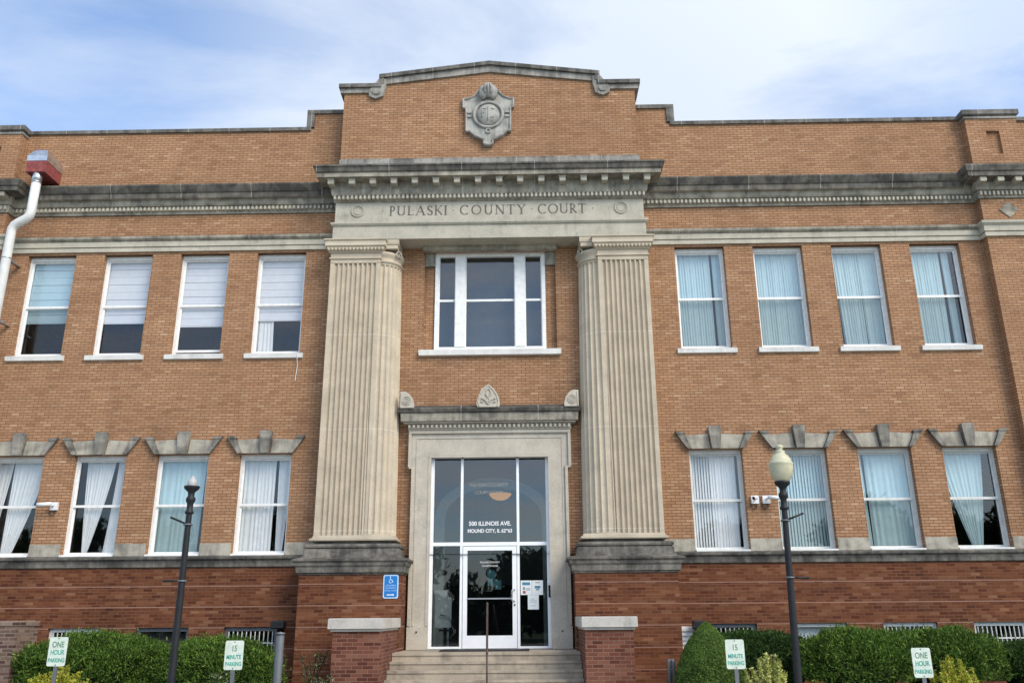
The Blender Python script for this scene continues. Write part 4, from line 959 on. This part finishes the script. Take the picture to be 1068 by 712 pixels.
shrub('hedge',(7.1,-2.55,0),(1.12,.8,.665),48600,.028,'yew','green hedge just right of the lamp post with the cream globe','hedge',G,2.3,.11,11,shell=.34)
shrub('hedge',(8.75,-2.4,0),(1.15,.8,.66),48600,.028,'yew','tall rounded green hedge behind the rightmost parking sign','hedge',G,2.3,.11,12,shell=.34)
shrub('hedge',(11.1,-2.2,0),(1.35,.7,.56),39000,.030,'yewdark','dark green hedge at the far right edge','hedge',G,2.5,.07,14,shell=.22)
# cone shrub
def cone_shrub(x,y,r,h,n):
    e=empty('cone_shrub',(x,y,0)); tag(e,'dense conical clipped evergreen beside the right step pier','shrub')
    t_=rng.random(n)**.85; z=h*(1-t_)**1.0; a=rng.uniform(0,2*np.pi,n)
    prof=r*np.sin(np.clip((1-z/h),0,1)**.72*np.pi/2)
    q=np.stack([np.cos(a)*2,np.sin(a)*2,z*3],1); lm=1+.035*(lump(q,9,1,2.6)-1)+.02*(lump(q*3.3,19,1,3)-1)
    k=prof*lm*(1-.16*rng.random(n)**1.5)
    P_=np.stack([x+k*np.cos(a),y+k*np.sin(a),z+.02],1); nn=np.stack([np.cos(a),np.sin(a),np.full(n,.55)],1)
    leaves('foliage',P_,nn,.022,'cone',e,.45,1.5)
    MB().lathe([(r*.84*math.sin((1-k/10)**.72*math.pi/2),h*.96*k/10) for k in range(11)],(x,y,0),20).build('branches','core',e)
cone_shrub(4.09,-3.6,.66,1.47,70000)
def bush(name,x,y,w_,h,n,mat,label,seed,nl=260,fall=.45):
    e=empty(name,(x,y,0)); tag(e,label,'bush')
    r=np.random.default_rng(seed); P_=[];Nn=[]; mb=MB()
    for k in range(n):
        a=r.uniform(0,6.28); rr=w_*math.sqrt(r.uniform(0,1)); hh=h*(1-fall*(rr/w_)**2)*r.uniform(.8,1.12); bx_,by_=x+rr*math.cos(a)*.55,y+rr*math.sin(a)*.5
        tip=np.array([x+rr*math.cos(a),y+rr*math.sin(a)*.8,hh]); mb.tube([(bx_,by_,.0),tuple(tip)],[.008,.003],5)
        t_=r.uniform(.25,1,nl); u=r.normal(0,1,(nl,3)); u/=np.linalg.norm(u,axis=1)[:,None]
        c_=np.array([bx_,by_,0])+(tip-np.array([bx_,by_,0]))*t_[:,None]; P_.append(c_+u*(.085*(1.15-t_)**.5)[:,None]*r.uniform(.3,1,(nl,1))); Nn.append(u+np.array([0,0,.5]))
    mb.build('stems','core',e); P_=np.concatenate(P_); Nn=np.concatenate(Nn); ok=P_[:,2]>.03
    leaves('foliage',P_[ok],Nn[ok],.032,mat,e,.5,1.7)
bush('golden_bush',-7.13,-4.5,.58,.80,60,'yellow','small golden leaved bush under the leftmost parking sign',21,260,.28)
bush('cream_bush',4.92,-4.3,.44,.97,38,'variegated','small cream leaved bush right of the minute sign and cone shrub',23)
bush('golden_bush',8.0,-4.5,.38,.86,34,'yellow','small golden bush touching the rightmost parking sign',25,260,.35)
def twiggy(x,y,h,w_,n,label,seed):
    e=empty('flowering_plant',(x,y,0)); tag(e,label,'plant','sparse flowering plants')
    r=np.random.default_rng(seed); mb=MB(); pts=[]
    for k in range(14):
        a=r.uniform(0,6.28); tip=(x+w_*math.cos(a)*r.uniform(.3,1),y+w_*.6*math.sin(a),h*r.uniform(.6,1))
        mid=(x+(tip[0]-x)*.35,y+(tip[1]-y)*.35,tip[2]*.55); mb.tube([(x,y,0),mid,tip],[.008,.006,.003],5)
        for j in range(n): 
            f=r.uniform(.3,1); pts.append((mid[0]+(tip[0]-mid[0])*f+r.normal(0,.03),mid[1]+(tip[1]-mid[1])*f+r.normal(0,.03),mid[2]+(tip[2]-mid[2])*f+r.normal(0,.02)))
    mb.build('stems','core',e); P_=np.array(pts); leaves('leaves',P_,np.tile([0,0,1.],(len(P_),1)),.035,'twig',e,.3,1.5,1.2)
twiggy(-3.25,-2.6,1.05,.28,26,'sparse white flowering plant between the grey pipe post and the brick pedestal',2)
twiggy(-4.3,-5.0,.80,.3,26,'low twiggy plant with pale flowers behind the left minute sign',4)
twiggy(-2.95,-3.3,.62,.25,30,'low pinkish plant at the foot of the left step pier',6)
twiggy(4.95,-5.2,.50,.22,20,'low twiggy plant in front of the cream bush',8)
# tree line across the street (only mirrored in the glass)
m=MB(); pts=[]; 
for k in range(26):
    tx=-60+k*4.8+random.uniform(-2,2); ty=-52+random.uniform(-4,4); th=random.uniform(5.8,7.3) if abs(tx)<11 else random.uniform(8,11.5)
    m.tube([(tx,ty,-.2),(tx+.2,ty,th*.3),(tx,ty,th*.75)],[.28,.2,.08],7)
    for c_ in range(12):
        cc=np.array([tx+random.uniform(-2.8,2.8),ty+random.uniform(-2.5,2.5),th*random.uniform(.12,.92)]); u=rng.normal(0,1,(260,3)); u/=np.linalg.norm(u,axis=1)[:,None]; pts.append(cc+u*rng.uniform(.4,1.7,(260,1)))
tl=leaves('tree_line',np.concatenate(pts),np.tile([0,0,1.],(26*12*260,1)),.5,'treeleaf'); tag(tl,kind='stuff')
tk=m.build('trunks','bark',tl);
